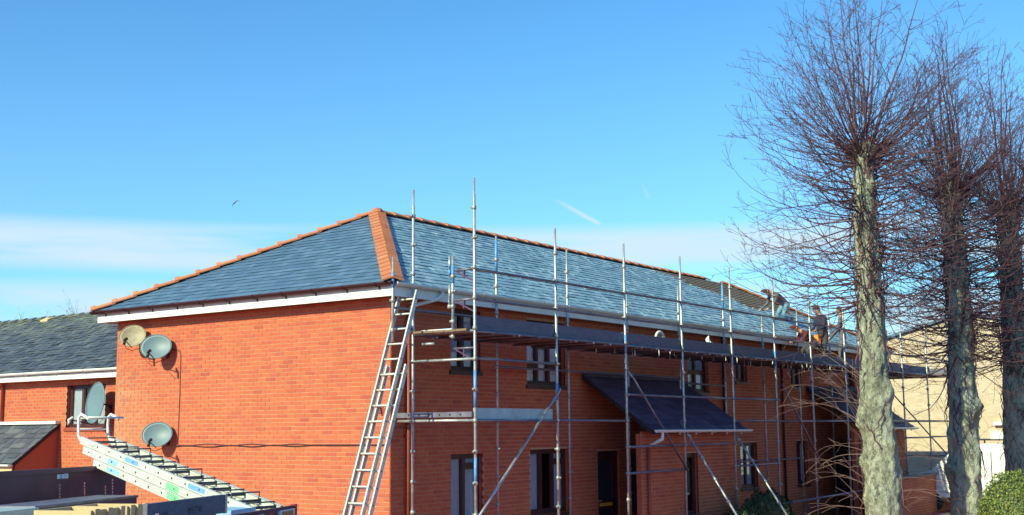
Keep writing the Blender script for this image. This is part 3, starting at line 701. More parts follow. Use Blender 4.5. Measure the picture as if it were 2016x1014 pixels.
# ================================================================== scaffold
YI, YO = -.35, -1.68
XS = [.17, 2.55, 4.95, 7.30, 9.66, 12.0, 14.28, 16.62, 18.98, 21.35, 23.7, 26.0]
sc = thing('scaffold', 'galvanised tube scaffold with plank platform along the house front', 'scaffold', (8, -1, 0))
SR = .0245
cm = MB(); cm.tube([(0, 0, -.035), (0, 0, -.022), (0, 0, .022), (0, 0, .035)], [.030, .039, .039, .030], 10); cm.box((.03, -.018, -.012), (.062, .018, .02)); CME = cm.mesh('coupler', 'coupler_steel', True)
def standard(x, y, z0, z1, mat='galvanised', bands=(), lean=(0, 0), step=.5, zoff=.24, cup=True):
    mb = MB(); mb.tube([(x, y, z0), (x+lean[0]*(z1-z0)*.5, y+lean[1]*(z1-z0)*.5, (z0+z1)/2), (x+lean[0]*(z1-z0), y+lean[1]*(z1-z0), z1-.28), (x+lean[0]*(z1-z0), y+lean[1]*(z1-z0), z1-.275), (x+lean[0]*(z1-z0), y+lean[1]*(z1-z0), z1)], [SR, SR, SR, SR*.78, SR*.78] if cup else SR, 10)
    o = part('standard', mb, mat, sc, True)
    if cup:
        z = zoff+math.ceil((z0-zoff)/step)*step
        while z < z1-.25:
            f = (z-z0); inst('coupler', CME, o, Matrix.Translation((x+lean[0]*f, y+lean[1]*f, z)) @ Matrix.Rotation(random.choice((0, PI/2, PI, -PI/2)), 4, 'Z')); z += step
    for a, b in bands:
        m2 = MB(); m2.tube([(x+lean[0]*(a-z0), y+lean[1]*(a-z0), a), (x+lean[0]*(b-z0), y+lean[1]*(b-z0), b)], SR+.0015, 10); part('paint_band', m2, 'blue_paint', o, True)
    return o
for i, x in enumerate(XS):
    bands = [(2.95, 3.55), (1.72, 2.15)] if i == 0 else ([(3.1, 3.4)] if i == 1 else [(4.05, 4.4)] if i in (5, 2) else [])
    standard(x, YO, 0, 6.74 if i == 0 else 6.2, bands=bands, lean=(random.uniform(-.002, .002), random.uniform(-.002, .002)))
    if i < 11: standard(x, YI, 0, 6.70 if i == 0 else (6.19 if i in (1, 2, 5) else 5.55+.35*(i % 3)), bands=[(5.5, 6.1)] if i in (1, 5) else [], mat='galvanised' if i < 6 else 'galvanised')
standard(-.36, -.36, 4.05, 5.47, bands=[(4.95, 5.22)])
# end guard posts beside the corner standard
ye = atx(893, 580, .17).y
for (yy, z0, z1) in ((ye, 4.12, 5.47), (ye+.07, 5.13, 5.47), (ye+.07, 4.62, 4.98)):
    standard(.17-.02, yy, z0, z1, bands=[(5.0, 5.3)] if z0 < 4.5 else [(5.15, 5.24)] if z0 > 5 else [], step=.25, zoff=.12)
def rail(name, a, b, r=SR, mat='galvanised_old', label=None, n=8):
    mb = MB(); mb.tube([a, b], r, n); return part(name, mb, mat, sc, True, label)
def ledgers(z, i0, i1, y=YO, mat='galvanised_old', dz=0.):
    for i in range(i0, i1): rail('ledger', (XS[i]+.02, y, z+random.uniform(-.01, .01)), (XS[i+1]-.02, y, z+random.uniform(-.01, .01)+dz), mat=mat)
ledgers(5.22, 0, 11); ledgers(4.72, 0, 11); ledgers(4.20, 0, 11); ledgers(4.20, 0, 10, YI)
ledgers(3.74, 0, 1); ledgers(2.74, 0, 2); ledgers(3.24, 2, 5); ledgers(2.24, 2, 4); ledgers(1.74, 2, 3); ledgers(1.74, 4, 5); ledgers(2.74, 4, 9); ledgers(2.24, 4, 5, YI)
ledgers(3.74, 3, 4, YI); ledgers(3.74, 1, 3, YI); ledgers(1.74, 5, 7, YI); ledgers(2.74, 8, 11); ledgers(2.24, 9, 11); ledgers(3.62, 4, 5, YI); ledgers(4.62, 0, 10, YI)
rail('brace', aty(1541, 992, YO), aty(1745, 958, YO))
for i, x in enumerate(XS):
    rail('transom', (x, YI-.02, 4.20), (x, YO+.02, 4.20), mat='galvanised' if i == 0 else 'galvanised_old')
    if i < 10:
        for j in (1, 2, 3): rail('transom', (x+.6*j, YI+.06, 4.175), (x+.6*j, YO-.05, 4.175), .02)
rail('transom', (.17, YI-.02, 3.74), (.17, YO+.02, 3.74), mat='galvanised')
rail('transom', (.17, -.55, 4.235), (.17-.02, ye, 4.235), .026, 'bag_white'); rail('transom', (.165, ye+.30, 4.236), (.155, ye+.02, 4.236), .0275, 'blue_paint')
rail('transom', (.10, -.62, 4.02), (.12, -.86, 4.02), .024, 'galvanised')
rail('transom', (-.36, -.36, 4.62), (2.5, -.36, 4.62), .02); rail('tie', (-.36, -.36, 4.3), (.17, -.35, 4.3), .02)
# end guard brackets
for z in (5.22, 4.72, 4.22-.30):
    rail('bracket_rail', (.16, ye-.02, z), (.17, YO+.02, z), .020, 'galvanised_old')
    mb = MB(); mb.bar((.16, ye-.06, z-.02), (.17, YO+.03, z-.20), .03, .022); part('bracket_strut', mb, 'chest_steel', sc)
    mb = MB(); mb.bar((.165, (ye+YO)/2, z-.0), (.165, (ye+YO)/2, z-.14), .03, .03); part('bracket_web', mb, 'chest_steel', sc)
# diagonals and raking shores
def brace(a, b, mat='galvanised', cpl=0):
    mb = MB(); mb.tube([a, b], .0225, 9); o = part('brace', mb, mat, sc, True)
    a, b = Vector(a), Vector(b)
    for k in range(cpl):
        f = (k+.7)/(cpl+.4); q = a.lerp(b, f); R = (b-a).to_track_quat('Z', 'Y').to_matrix().to_4x4(); inst('coupler', CME, o, Matrix.Translation(q) @ R)
brace(aty(1103, 766, YO-.05), aty(945, 1014, YO-.05)+(aty(945, 1014, YO-.05)-aty(1103, 766, YO-.05))*.6, 'galvanised')
brace(aty(1238, 730, YO-.05), aty(1354, 926, YO-.05), 'galvanised_old'); brace(aty(1540, 756, YO-.05), aty(1612, 902, YO-.05), 'galvanised_old')
brace(aty(1845, 785, -3.0), aty(1812, 905, -3.0), 'galvanised_old') if False else None
for px, py, i in ((1352, 850, 3), (1452, 858, 4)):
    a = Vector((XS[i], YO-.03, aty(px, py, YO).z+.02))
    end = aty(1450 if i == 3 else 1549, 1014, YO-1.15); dv = end-a; brace(a-dv*.12, a+dv*1.55, 'galvanised', 6)
# platform boards and toe boards (each its own plank)
bk_ = 0
XB = [.05, 2.6, 5.05, 8.95, 12.85, 16.75, 20.65, 24.2]
for r_ in range(5):
    y0 = YI-.07-.235*r_
    for j, (a, b) in enumerate(zip(XB, XB[1:])):
        mb = MB(); z = 4.196+random.uniform(-.002, .004)+(.0 if r_ % 2 else .002)
        mb.box((a+.004, y0-.225, z), (b-.004, y0, z+.038)); part('board', mb, 'board_under', sc)
XT = [.22, 2.56, 4.98, 7.34, 9.70, 12.05, 13.9, 16.2, 18.9, 21.5, 24.1]
for j, (a, b) in enumerate(zip(XT, XT[1:])):
    mb = MB(); z = 4.215+.006*(j % 2)+random.uniform(0, .008); t_ = .012*(j % 2)
    mb.hexa([(a, YO+.030+t_, z), (b+.03, YO+.030+t_, z-.004), (b+.03, YO+.068+t_, z-.004), (a, YO+.068+t_, z), (a, YO+.030+t_, z+.225), (b+.03, YO+.030+t_, z+.218), (b+.03, YO+.068+t_, z+.218), (a, YO+.068+t_, z+.225)]); o = part('toe_board', mb, 'board_grey', sc)
    for e in (a+.02, b-.02):
        mb = MB(); mb.box((e-.012, YO+.026+t_, z-.002), (e+.012, YO+.072+t_, z+.226)); part('end_band', mb, 'galvanised_old', o)
# outer face rail under the toe boards, added white pegs that stand for sun glints
for j in range(60):
    x = 5.1+j*.31+random.uniform(-.1, .1); mb = MB(); z = 4.12-random.uniform(0, .07); y_ = random.choice((-1.5, -1.2, -.9, -1.62)); mb.tube([(x, y_, 4.2), (x, y_, z), (x-.02, y_, z-.015)], .010, 6); part('glint_peg', mb, 'bag_white', sc, True)
# half-height lift at the near corner
mb = MB(); mb.box((.20, YO+.03, 2.75), (2.44, YO+.068, 2.945)); part('toe_board', mb, 'pale_steel', sc, label='pale toe board on the half-height lift')
mb = MB()
for (a, b) in ((-.02, .02),):
    mb.box((.13, YO+.05, 2.80), (.21, .05, 2.885))
part('box_beam', mb, 'galvanised_old', sc)
hb = MB()
for k in range(6): hb.tube([(.125, -.3-.22*k, 2.842), (.131, -.3-.22*k, 2.842)], .016, 8)
part('beam_hole', hb, 'room_dark', sc, kind='stuff')
rail('transom', (.17, .08, 2.745), (.17, YO+.02, 2.745), mat='galvanised')
# far return of the scaffold
for (x, y) in ((26.0, .6), (26.0, 2.9)): standard(x, y, 0, 4.9, 'galvanised_old')
rail('ledger', (26.0, YO, 4.2), (26.0, 2.9, 4.2)); rail('ledger', (26, YO, 2.74), (26, 2.9, 2.74)); rail('ledger', (26, YO, 1.6), (26, 2.9, 1.6)); brace((26.03, -1.6, 1.5), (26.03, .5, 4.0), 'galvanised_old')
mb = MB(); mb.box((25.0, YO-.1, 4.225), (26.1, 3.0, 4.262)); part('board', mb, 'board_under', sc)
mb = MB(); mb.box((26.05, YO, 4.24), (26.09, 2.9, 4.49)); part('toe_board', mb, 'board_grey', sc)
# things left on the platform
q = aty(1299, 662, -1.25); tr_ = thing('rope_coil', 'white ringed coil standing on the platform behind the toe board', 'coil', (q.x, q.y, 4.24))
mb = MB(); R_ = .185; c = Vector((q.x, q.y, 4.24+R_)); mb.tube([c+Vector((R_*math.cos(a), .0, R_*math.sin(a))) for a in np.linspace(0, 2*PI, 25)], .028, 8, False); part('ring', mb, 'bag_white', tr_, True)
mb = MB()
for k in range(7): mb.tube([c+Vector((.15*math.cos(k*.9), -.02, .15*math.sin(k*.9))), c+Vector((.08*math.cos(k*2.1), .02, .08*math.sin(k*2.1))), c+Vector((.14*math.cos(k*.9+2), -.01, .14*math.sin(k*.9+2)))], .016, 6)
part('windings', mb, 'batten', tr_, True, kind='stuff')
q = aty(1405, 668, -1.3); sb = thing('white_sack', 'crumpled white sack lying on the platform boards', 'sack', (q.x, q.y, 4.24))
mb = MB(); mb.hexa([(q.x-.25, q.y-.12, 4.24), (q.x+.3, q.y-.14, 4.24), (q.x+.28, q.y+.12, 4.24), (q.x-.22, q.y+.13, 4.24), (q.x-.26, q.y-.05, 4.52), (q.x+.22, q.y-.06, 4.43), (q.x+.2, q.y+.06, 4.42), (q.x-.2, q.y+.07, 4.50)]); part('body', mb, 'bag_white', sb)
mb = MB(); mb.tube([(q.x-.22, q.y, 4.46), (q.x-.27, q.y+.02, 4.57), (q.x-.24, q.y, 4.64)], [.06, .045, .015], 7); part('neck', mb, 'bag_white', sb, True)
# ------------------------------------------------------------------ leaning extension ladder
def ladder(name, label, foot, head, acr, width, nr, parts_extra=None, stile=(.028, .075), group=None, mat='aluminium', rung_r=.016, rungmat=None, start=.15):
    foot, head, acr = Vector(foot), Vector(head), Vector(acr).normalized(); d = (head-foot); n = acr.cross(d.normalized())
    t = thing(name, label, 'ladder', foot, group)
    for s_ in (-.5, .5):
        mb = MB(); a = foot+acr*width*s_; b = head+acr*width*s_; dd = d.normalized(); L2 = d.length/2
        mb.obox((a+b)/2, dd*L2, acr*.0025, n*stile[1]/2); o_ = 1 if s_ > 0 else -1
        for e in (-1, 1): mb.obox((a+b)/2-acr*o_*stile[0]/2+n*e*(stile[1]/2-.003), dd*L2, acr*stile[0]/2, n*.003)
        st_ = part('stile', mb, mat, t)
        sh = MB()
        for k in range(nr):
            c = a+d*((k+start*1.0+.3)/nr); sh.tube([c+acr*o_*.002, c+acr*o_*.006], .012, 6)
        part('rung_end', sh, 'ladder_grip', st_, kind='stuff')
    for k in range(nr):
        c = foot+d*((k+start+.3)/nr); mb = MB(); mb.tube([c-acr*(width/2-.003), c+acr*(width/2-.003)], rung_r, 8); part('rung', mb, rungmat or mat, t, True)
    return t
yL = -.43; a = aty(823, 572, yL-.20); b = aty(716, 1010, yL-.20); dL = b-a; foot = a+dL*(a.z/(a.z-b.z)); a.y = yL; foot.y = yL
ladder('leaning_ladder', 'upper section of the aluminium ladder leaning at the house corner', foot+(a-foot)*.12, a, (0, -1, 0), .40, 17, group='leaning extension ladder')
off = Vector((.085, -.075, .02)); ladder('leaning_ladder', 'lower section of the leaning ladder, stopping below the platform', foot+off, foot+(a-foot)*.74+off, (0, -1, 0), .43, 14, group='leaning extension ladder')
# ================================================================== trailer and its load, bottom left
def cf(x, y): return ray(x, y)
f2 = Vector((FW.x, FW.y, 0)).normalized(); r2 = Vector((f2.y, -f2.x, 0))
dT = (f2*math.cos(math.radians(12))+r2*math.sin(math.radians(12))).normalized(); lT = Vector((dT.y, -dT.x, 0))
far = atd(249, 914, 14.0); HZ = far.z; far0 = Vector((far.x, far.y, 0))
TW = 2.55
tl = thing('flatbed_trailer', 'dark steel flatbed trailer with tall headboard loaded with ladders', 'trailer', far0-dT*TW/2+lT*1.0)
def tp(l, d, z): return far0+lT*l-dT*d+Vector((0, 0, z))
mb = MB(); mb.obox(tp(1.58, 2.1, .80), lT*1.6, dT*2.12, Vector((0, 0, .04))); part('bed', mb, 'dark_steel', tl)
mb = MB()   # perforated headboard sheet with real slots
FH = WallFrame(tp(0, 0, 0), -dT, lT)
slots = []
for px, ys in ((118, (955, 961, 966, 972, 978, 984)), (167, (951, 957, 963, 968, 973, 979, 985)), (222, (945, 951, 957, 962, 968, 974)), (208, (958, 964, 970))):
    for y_ in ys:
        d_ = ray(px, y_); k = ((tp(0, 0, 0)-CP).dot(lT))/d_.dot(lT); q = CP+d_*k; u = (q-tp(0, 0, 0)).dot(-dT)
        slots.append((u-.012, u+.012, q.z-.011, q.z+.011))
walled(mb, FH, 0, TW, .84, HZ-.03, slots, .012, 0, False); hbd = part('headboard', mb, 'dark_steel', tl)
mb = MB(); plate(mb, FH, -.02, TW, HZ-.05, HZ, -.035, .02); part('top_rail', mb, 'dark_steel', hbd)
for u in (0, .62, 1.25, 1.9, TW-.04):
    mb = MB(); plate(mb, FH, u, u+.04, .84, HZ-.05, -.05, -.013); part('post', mb, 'dark_steel', hbd)
def hplane(px, py):
    d_ = ray(px, py); k = ((tp(0, 0, 0)-CP).dot(lT))/d_.dot(lT); q = CP+d_*k; return (q-tp(0, 0, 0)).dot(-dT), q.z
u0_, zz0 = hplane(134, 933); u1_, zz1 = hplane(112, 943)
mb = MB(); plate(mb, FH, u0_, u1_, zz1, zz0, .001, .004); stp = part('sticker', mb, 'sticker_white', hbd)
mb = MB()
plate(mb, FH, u0_+.02, (u0_+u1_)/2-.02, zz1+.012, zz1+.020, .0042, .0055); plate(mb, FH, u0_+.02, (u0_+u1_)/2-.02, zz1+.028, zz1+.036, .0042, .0055); plate(mb, FH, u0_+.02, (u0_+u1_)/2-.02, zz1+.044, zz1+.052, .0042, .0055)
um_ = (u0_+u1_*2)/3
c_ = FH.at(um_, (zz0+zz1)/2, .005); rr_ = (zz0-zz1)*.36
mb.tube([c_+(-dT)*(rr_*math.cos(a))+Vector((0, 0, rr_*math.sin(a))) for a in np.linspace(0, 2*PI, 17)], .006, 5, False); part('print', mb, 'sticker_blue', stp)
u0_, zz0 = hplane(14, 996); u1_, zz1 = hplane(-6, 1013)
mb = MB(); plate(mb, FH, u0_, u1_, zz1, zz0, .001, .004); part('sticker', mb, 'sticker_blue', hbd)
# tail board with chevrons
tz = None; d_ = ray(584, 994); 
pt_ = CP+d_*11.0; ltail = (pt_-far0).dot(lT); dtail = -(pt_-far0).dot(dT); tz = pt_.z
FT = WallFrame(far0+lT*ltail-dT*dtail, -dT, lT)
mb = MB(); plate(mb, FT, 0, 1.6, tz-.62, tz, -.03, 0); tb = part('tail_board', mb, 'dark_steel', tl)
mb = MB(); plate(mb, FT, 0, .05, tz-.62, tz+.01, -.035, .006); part('edge', mb, 'chevron_red', tb)
for k in range(7):
    u = .36+.20*k; mb = MB(); a_, b_ = u, u+.10; sh = .10
    vs = [FT.at(a_, tz-.30, .001), FT.at(b_, tz-.30, .001), FT.at(b_-sh*.3, tz-.03, .001), FT.at(a_-sh*.3, tz-.03, .001)]
    mb.add(vs+[v+lT*.004 for v in vs], [(4, 5, 6, 7), (0, 3, 2, 1), (0, 1, 5, 4), (1, 2, 6, 5), (2, 3, 7, 6), (3, 0, 4, 7)]); part('chevron', mb, 'chevron_pale' if k % 2 == 0 else 'chevron_red', tb)
mb = MB(); plate(mb, FT, .07, .40, tz-.11, tz-.025, .006, .012); pl_ = part('plate', mb, 'sticker_white', tb)
mb = MB(); plate(mb, FT, .11, .36, tz-.098, tz-.037, .0125, .016); part('reflector', mb, 'plate_orange', pl_)
for (l, d) in ((1.1, .25), (2.0, .25), (1.1, 3.9), (2.0, 3.9)):
    w = MB(); c = tp(l, d, .33); w.tube([c-dT*.11, c-dT*.10, c+dT*.10, c+dT*.11], [.30, .33, .33, .30], 20); part('wheel', w, 'rubber', tl, True)
mb = MB(); mb.bar(tp(-1.2, TW/2, .55), tp(.2, TW/2, .72), .1, .1); part('drawbar', mb, 'dark_steel', tl)
mb = MB(); mb.obox(tp(1.58, 2.1, .60), lT*1.4, dT*.9, Vector((0, 0, .16))); part('chassis', mb, 'dark_steel', tl)
# tool chest on the bed
pc = atd(269.5, 976, 12.7); lc = (pc-far0).dot(lT); dc = -(pc-far0).dot(dT)
ch = thing('tool_chest', 'long dark steel tool chest with a pale blue end on the trailer', 'chest', tp(lc-.2, dc+1, .84))
pn_ = atd(118, 992, 10.9); dn_ = -(pn_-far0).dot(dT)
mb = MB(); mb.obox(tp(lc-.22, (dc+dn_)/2, (.84+pc.z)/2-.005), lT*.22, dT*(dn_-dc)/2, Vector((0, 0, (pc.z-.84)/2-.01))); part('body', mb, 'chest_steel', ch)
mb = MB(); mb.obox(tp(lc-.22, (dc+dn_)/2, pc.z-.006), lT*.232, dT*((dn_-dc)/2+.01), Vector((0, 0, .012))); part('lid', mb, 'galvanised_old', ch)
mb = MB(); mb.obox(tp(lc-.215, dn_+.36, (.84+pc.z)/2-.02), lT*.225, dT*.34, Vector((0, 0, (pc.z-.84)/2-.02))); pe_ = part('end_box', mb, 'pale_steel', ch, label='pale blue steel end box')
mb = MB(); mb.obox(tp(lc-.215, dn_+.40, pc.z-.035), lT*.245, dT*.42, Vector((0, 0, .028))); part('end_lid', mb, 'pale_steel', pe_)
mb = MB(); mb.tube([tp(lc+.02, dn_+.2, pc.z-.10), tp(lc+.02, dn_+.3, pc.z-.10)], .015, 6); part('latch', mb, 'aluminium', pe_)
# pine crates
def crate(label, px0, px1, pyt, Z, wdt, seed):
    a_ = atd(px1, pyt, Z); la = (a_-far0).dot(lT); da = -(a_-far0).dot(dT); zt = a_.z
    d_ = ray(px0, pyt+11)
    # length along the trailer's cross direction until the near end meets the left sight line
    den = (d_.x*dT.y-d_.y*dT.x); rel = a_-CP; k = (rel.x*dT.y-rel.y*dT.x)/den; q = CP+d_*k; ln = (a_-q).dot(dT)
    cr = thing('wooden_crate', label, 'crate', tp(la-wdt/2, da+ln/2, .84), 'pine crates on the trailer')
    zb = .84
    F_ = WallFrame(far0+lT*la-dT*da, -dT, lT)
    n = 4; hz = (zt-zb)/n
    for k in range(n):
        for off_, nm in ((0., 'slat'), (-wdt, 'slat')):
            mb = MB(); plate(mb, F_, .0, ln, zb+hz*k+.012, zb+hz*(k+1)-.006, off_-.02, off_); part('slat', mb, 'pine', cr)
        for uu in (0, ln-.02):
            mb = MB(); plate(mb, F_, uu, uu+.02, zb+hz*k+.012, zb+hz*(k+1)-.006, -wdt+.001, -.021); part('slat', mb, 'pine', cr)
    for uu in (.03, ln*.5-.035, ln-.10):
        mb = MB(); plate(mb, F_, uu, uu+.07, zb, zt+.004, .001, .022); part('post', mb, 'pine', cr)
    mb = MB(); plate(mb, F_, .02, ln-.02, zb+.01, zt-.05, -wdt+.03, -.03); part('contents', mb, 'chest_steel', cr)
    return F_, ln, zt
crate('pine crate nearest the camera, its slatted side showing beside the dark chest', 179, 246, 996, 10.5, .5, 1)
crate('pine crate just under the dark stencilled board', 250, 292, 990.5, 11.0, .5, 2)
# stencilled scaffold plank resting across the load
def text(s, size, mat, name, parent, o, ux, uz, nn):
    cu = bpy.data.curves.new(name, 'FONT'); cu.body = s; cu.size = size; cu.space_character = 1.15
    tmp = bpy.data.objects.new('tmp', cu); COL.objects.link(tmp); dg = bpy.context.evaluated_depsgraph_get(); me = bpy.data.meshes.new_from_object(tmp.evaluated_get(dg)); bpy.data.objects.remove(tmp)
    ux, uz, nn = Vector(ux), Vector(uz), Vector(nn)
    for v in me.vertices: v.co = Vector(o)+ux*v.co.x+uz*v.co.y+nn*.002
    me.materials.clear(); me.materials.append(MATS[mat]); ob = link(name, me, parent); return ob
A_ = atd(446, 981, 10.9); d_ = ray(290, 1003); rel = A_-CP; k = (rel.x*dT.y-rel.y*dT.x)/(d_.x*dT.y-d_.y*dT.x); Bq = CP+d_*k; ln = (A_-Bq).dot(dT)
pk = thing('stencilled_plank', 'dark plank stencilled with letters lying across the trailer load', 'plank', A_-dT*ln/2-Vector((0, 0, .1)))
FP_ = WallFrame((A_.x, A_.y, 0), -dT, lT); zt = A_.z+.035
mb = MB(); plate(mb, FP_, 0, ln, zt-.16, zt, -.04, 0); pbd = part('plank', mb, 'board_grey', pk)
text('METW', .085, 'stencil', 'lettering', pbd, FP_.at(.74, zt-.125, 0), dT, (0, 0, 1), lT)
text('WTL', .055, 'stencil', 'lettering', pbd, FP_.at(1.2, zt-.12, 0), dT, (0, 0, 1), lT)
mb = MB(); plate(mb, FP_, -.01, .03, zt-.165, zt+.005, -.045, .005); part('end_band', mb, 'galvanised', pbd)
pk2 = thing('stencilled_plank', 'lower dark plank with worn lettering slanting down beside the pine crate', 'plank', FP_.at(ln*.85, zt-.5, .1))
q0 = FP_.at(ln*.98, zt-.15, .06); q1 = FP_.at(ln*.55, zt-.30, .06)
mb = MB(); mb.bar(q0, q1, .03, .15, (0, 0, 1)); pb2 = part('plank', mb, 'board_grey', pk2)
ux = (q1-q0).normalized(); text('MARQU', .09, 'stencil', 'lettering', pb2, q0+ux*.12-Vector((0, 0, .05))+lT*.016, ux, Vector((0, 0, 1)), lT)
# pallet timbers stacked under it
pal = thing('pallet', 'broken pine pallet standing under the stencilled plank', 'pallet', FP_.at(ln*.3, .84, -.2))
for uu in (.08, .30, .52, .72):
    mb = MB(); plate(mb, FP_, uu, uu+.075, .84, zt-.165-.03*(uu > .5), -.14, -.06); part('upright', mb, 'pine', pal)
mb = MB(); mb.bar(FP_.at(.46, zt-.33, -.05), FP_.at(.20, zt-.17, -.05), .03, .07); part('diagonal', mb, 'pine', pal)
for zz in (.95, 1.2, zt-.36):
    mb = MB(); plate(mb, FP_, .02, .85, zz, zz+.05, -.17, -.141); part('slat', mb, 'pine', pal)
bc = thing('blue_crate', 'bright blue plastic crate wedged beside the ladder foot', 'crate', FP_.at(-.35, .84, -.1))
mb = MB(); plate(mb, FP_, -.62, -.12, .84, zt-.16, -.30, -.02); part('body', mb, 'sticker_blue', bc)
mb = MB(); plate(mb, FP_, -.64, -.10, zt-.19, zt-.15, -.32, .0); part('rim', mb, 'sticker_lightblue', bc)
# ladders stacked on the trailer
RA = atd(188, 921, 13.35); RB = atd(552, 1083, 11.0)
# near lower edge of the stack runs RB -> RA and on past the headboard
ld = (RA-RB); tip = RB+ld*1.13; ldn = ld.normalized(); ac = Vector((ldn.y, -ldn.x, 0)).normalized()
if ac.dot(f2) < 0: ac = -ac
upn = ac.cross(ldn); upn = upn if upn.z > 0 else -upn
for k, (lab, s0, s1, w) in enumerate((('bottom aluminium ladder of the stack, with green and pale blue stickers', .10, .90, .40), ('middle aluminium ladder of the stack on the trailer', .12, .97, .39), ('top aluminium roof ladder with white hooks on the trailer stack', .14, 1.0, .36))):
    base = upn*(.045+.086*k)+ac*(.20)
    A0, A1 = RB.lerp(tip, s0)+base, RB.lerp(tip, s1)+base
    nr = int((A1-A0).length/.25)
    t = ladder('stacked_ladder', lab, A0, A1, ac, w, nr, stile=(.03, .080), group='ladders stacked on the trailer', rung_r=.014, rungmat='ladder_grip' if k > 1 else 'aluminium')
    side = -ac*(w/2+.0035)
    def stick(f, ln_, mat, hh=.06, dz=0.):
        mb = MB(); c = A0.lerp(A1, f)+side+upn*dz; mb.obox(c, ldn*ln_/2, ac*.001, upn*hh/2); part('sticker', mb, mat, t)
    if k == 1: stick(.43, .24, 'sticker_green', .07); stick(.80, .2, 'sticker_lightblue')
    if k == 0: stick(.47, .22, 'sticker_green', .07); stick(.86, .25, 'sticker_lightblue', .05)
    if k == 2: stick(.66, .26, 'sticker_blue', .05); stick(.28, .30, 'sticker_blue', .05)
    if k == 2:
        for s_ in (-.5, .5):
            E0 = A1+ac*w*s_; mb = MB(); Z_ = Vector((0, 0, 1))
            mb.tube([E0-ldn*.3, E0, E0+ldn*.05+Z_*.04, E0+ldn*.06+Z_*.16, E0+ldn*.05+Z_*.25, E0+ldn*.0+Z_*.285, E0-ldn*.09+Z_*.28, E0-ldn*.17+Z_*.26], .016, 9); part('hook', mb, 'white_paint', t, True)
        mb = MB(); c = A1-ldn*.22+Vector((0, 0, .29)); mb.tube([c-ac*w*.6, c+ac*w*.6], .012, 7); c2 = A1+ldn*.09+Vector((0, 0, .1)); mb.tube([c2-ac*w/2, c2+ac*w/2], .010, 7); c3 = A1+ldn*.1+Vector((0, 0, .22)); mb.tube([c3-ac*w/2, c3+ac*w/2], .010, 7); part('hook_bar', mb, 'white_paint', t, True)
        for j in range(nr):   # rung hoops standing above the rungs of the roof ladder
            c = A0.lerp(A1, (j+.45)/nr); mb = MB(); h_ = upn*.05
            if j % 4 == 1: h_ = upn*.085
            mb.tube([c-ac*w*.45, c-ac*w*.45+h_, c+ac*w*.45+h_, c+ac*w*.45], .0075, 6); part('hoop', mb, 'ladder_grip', t, True)
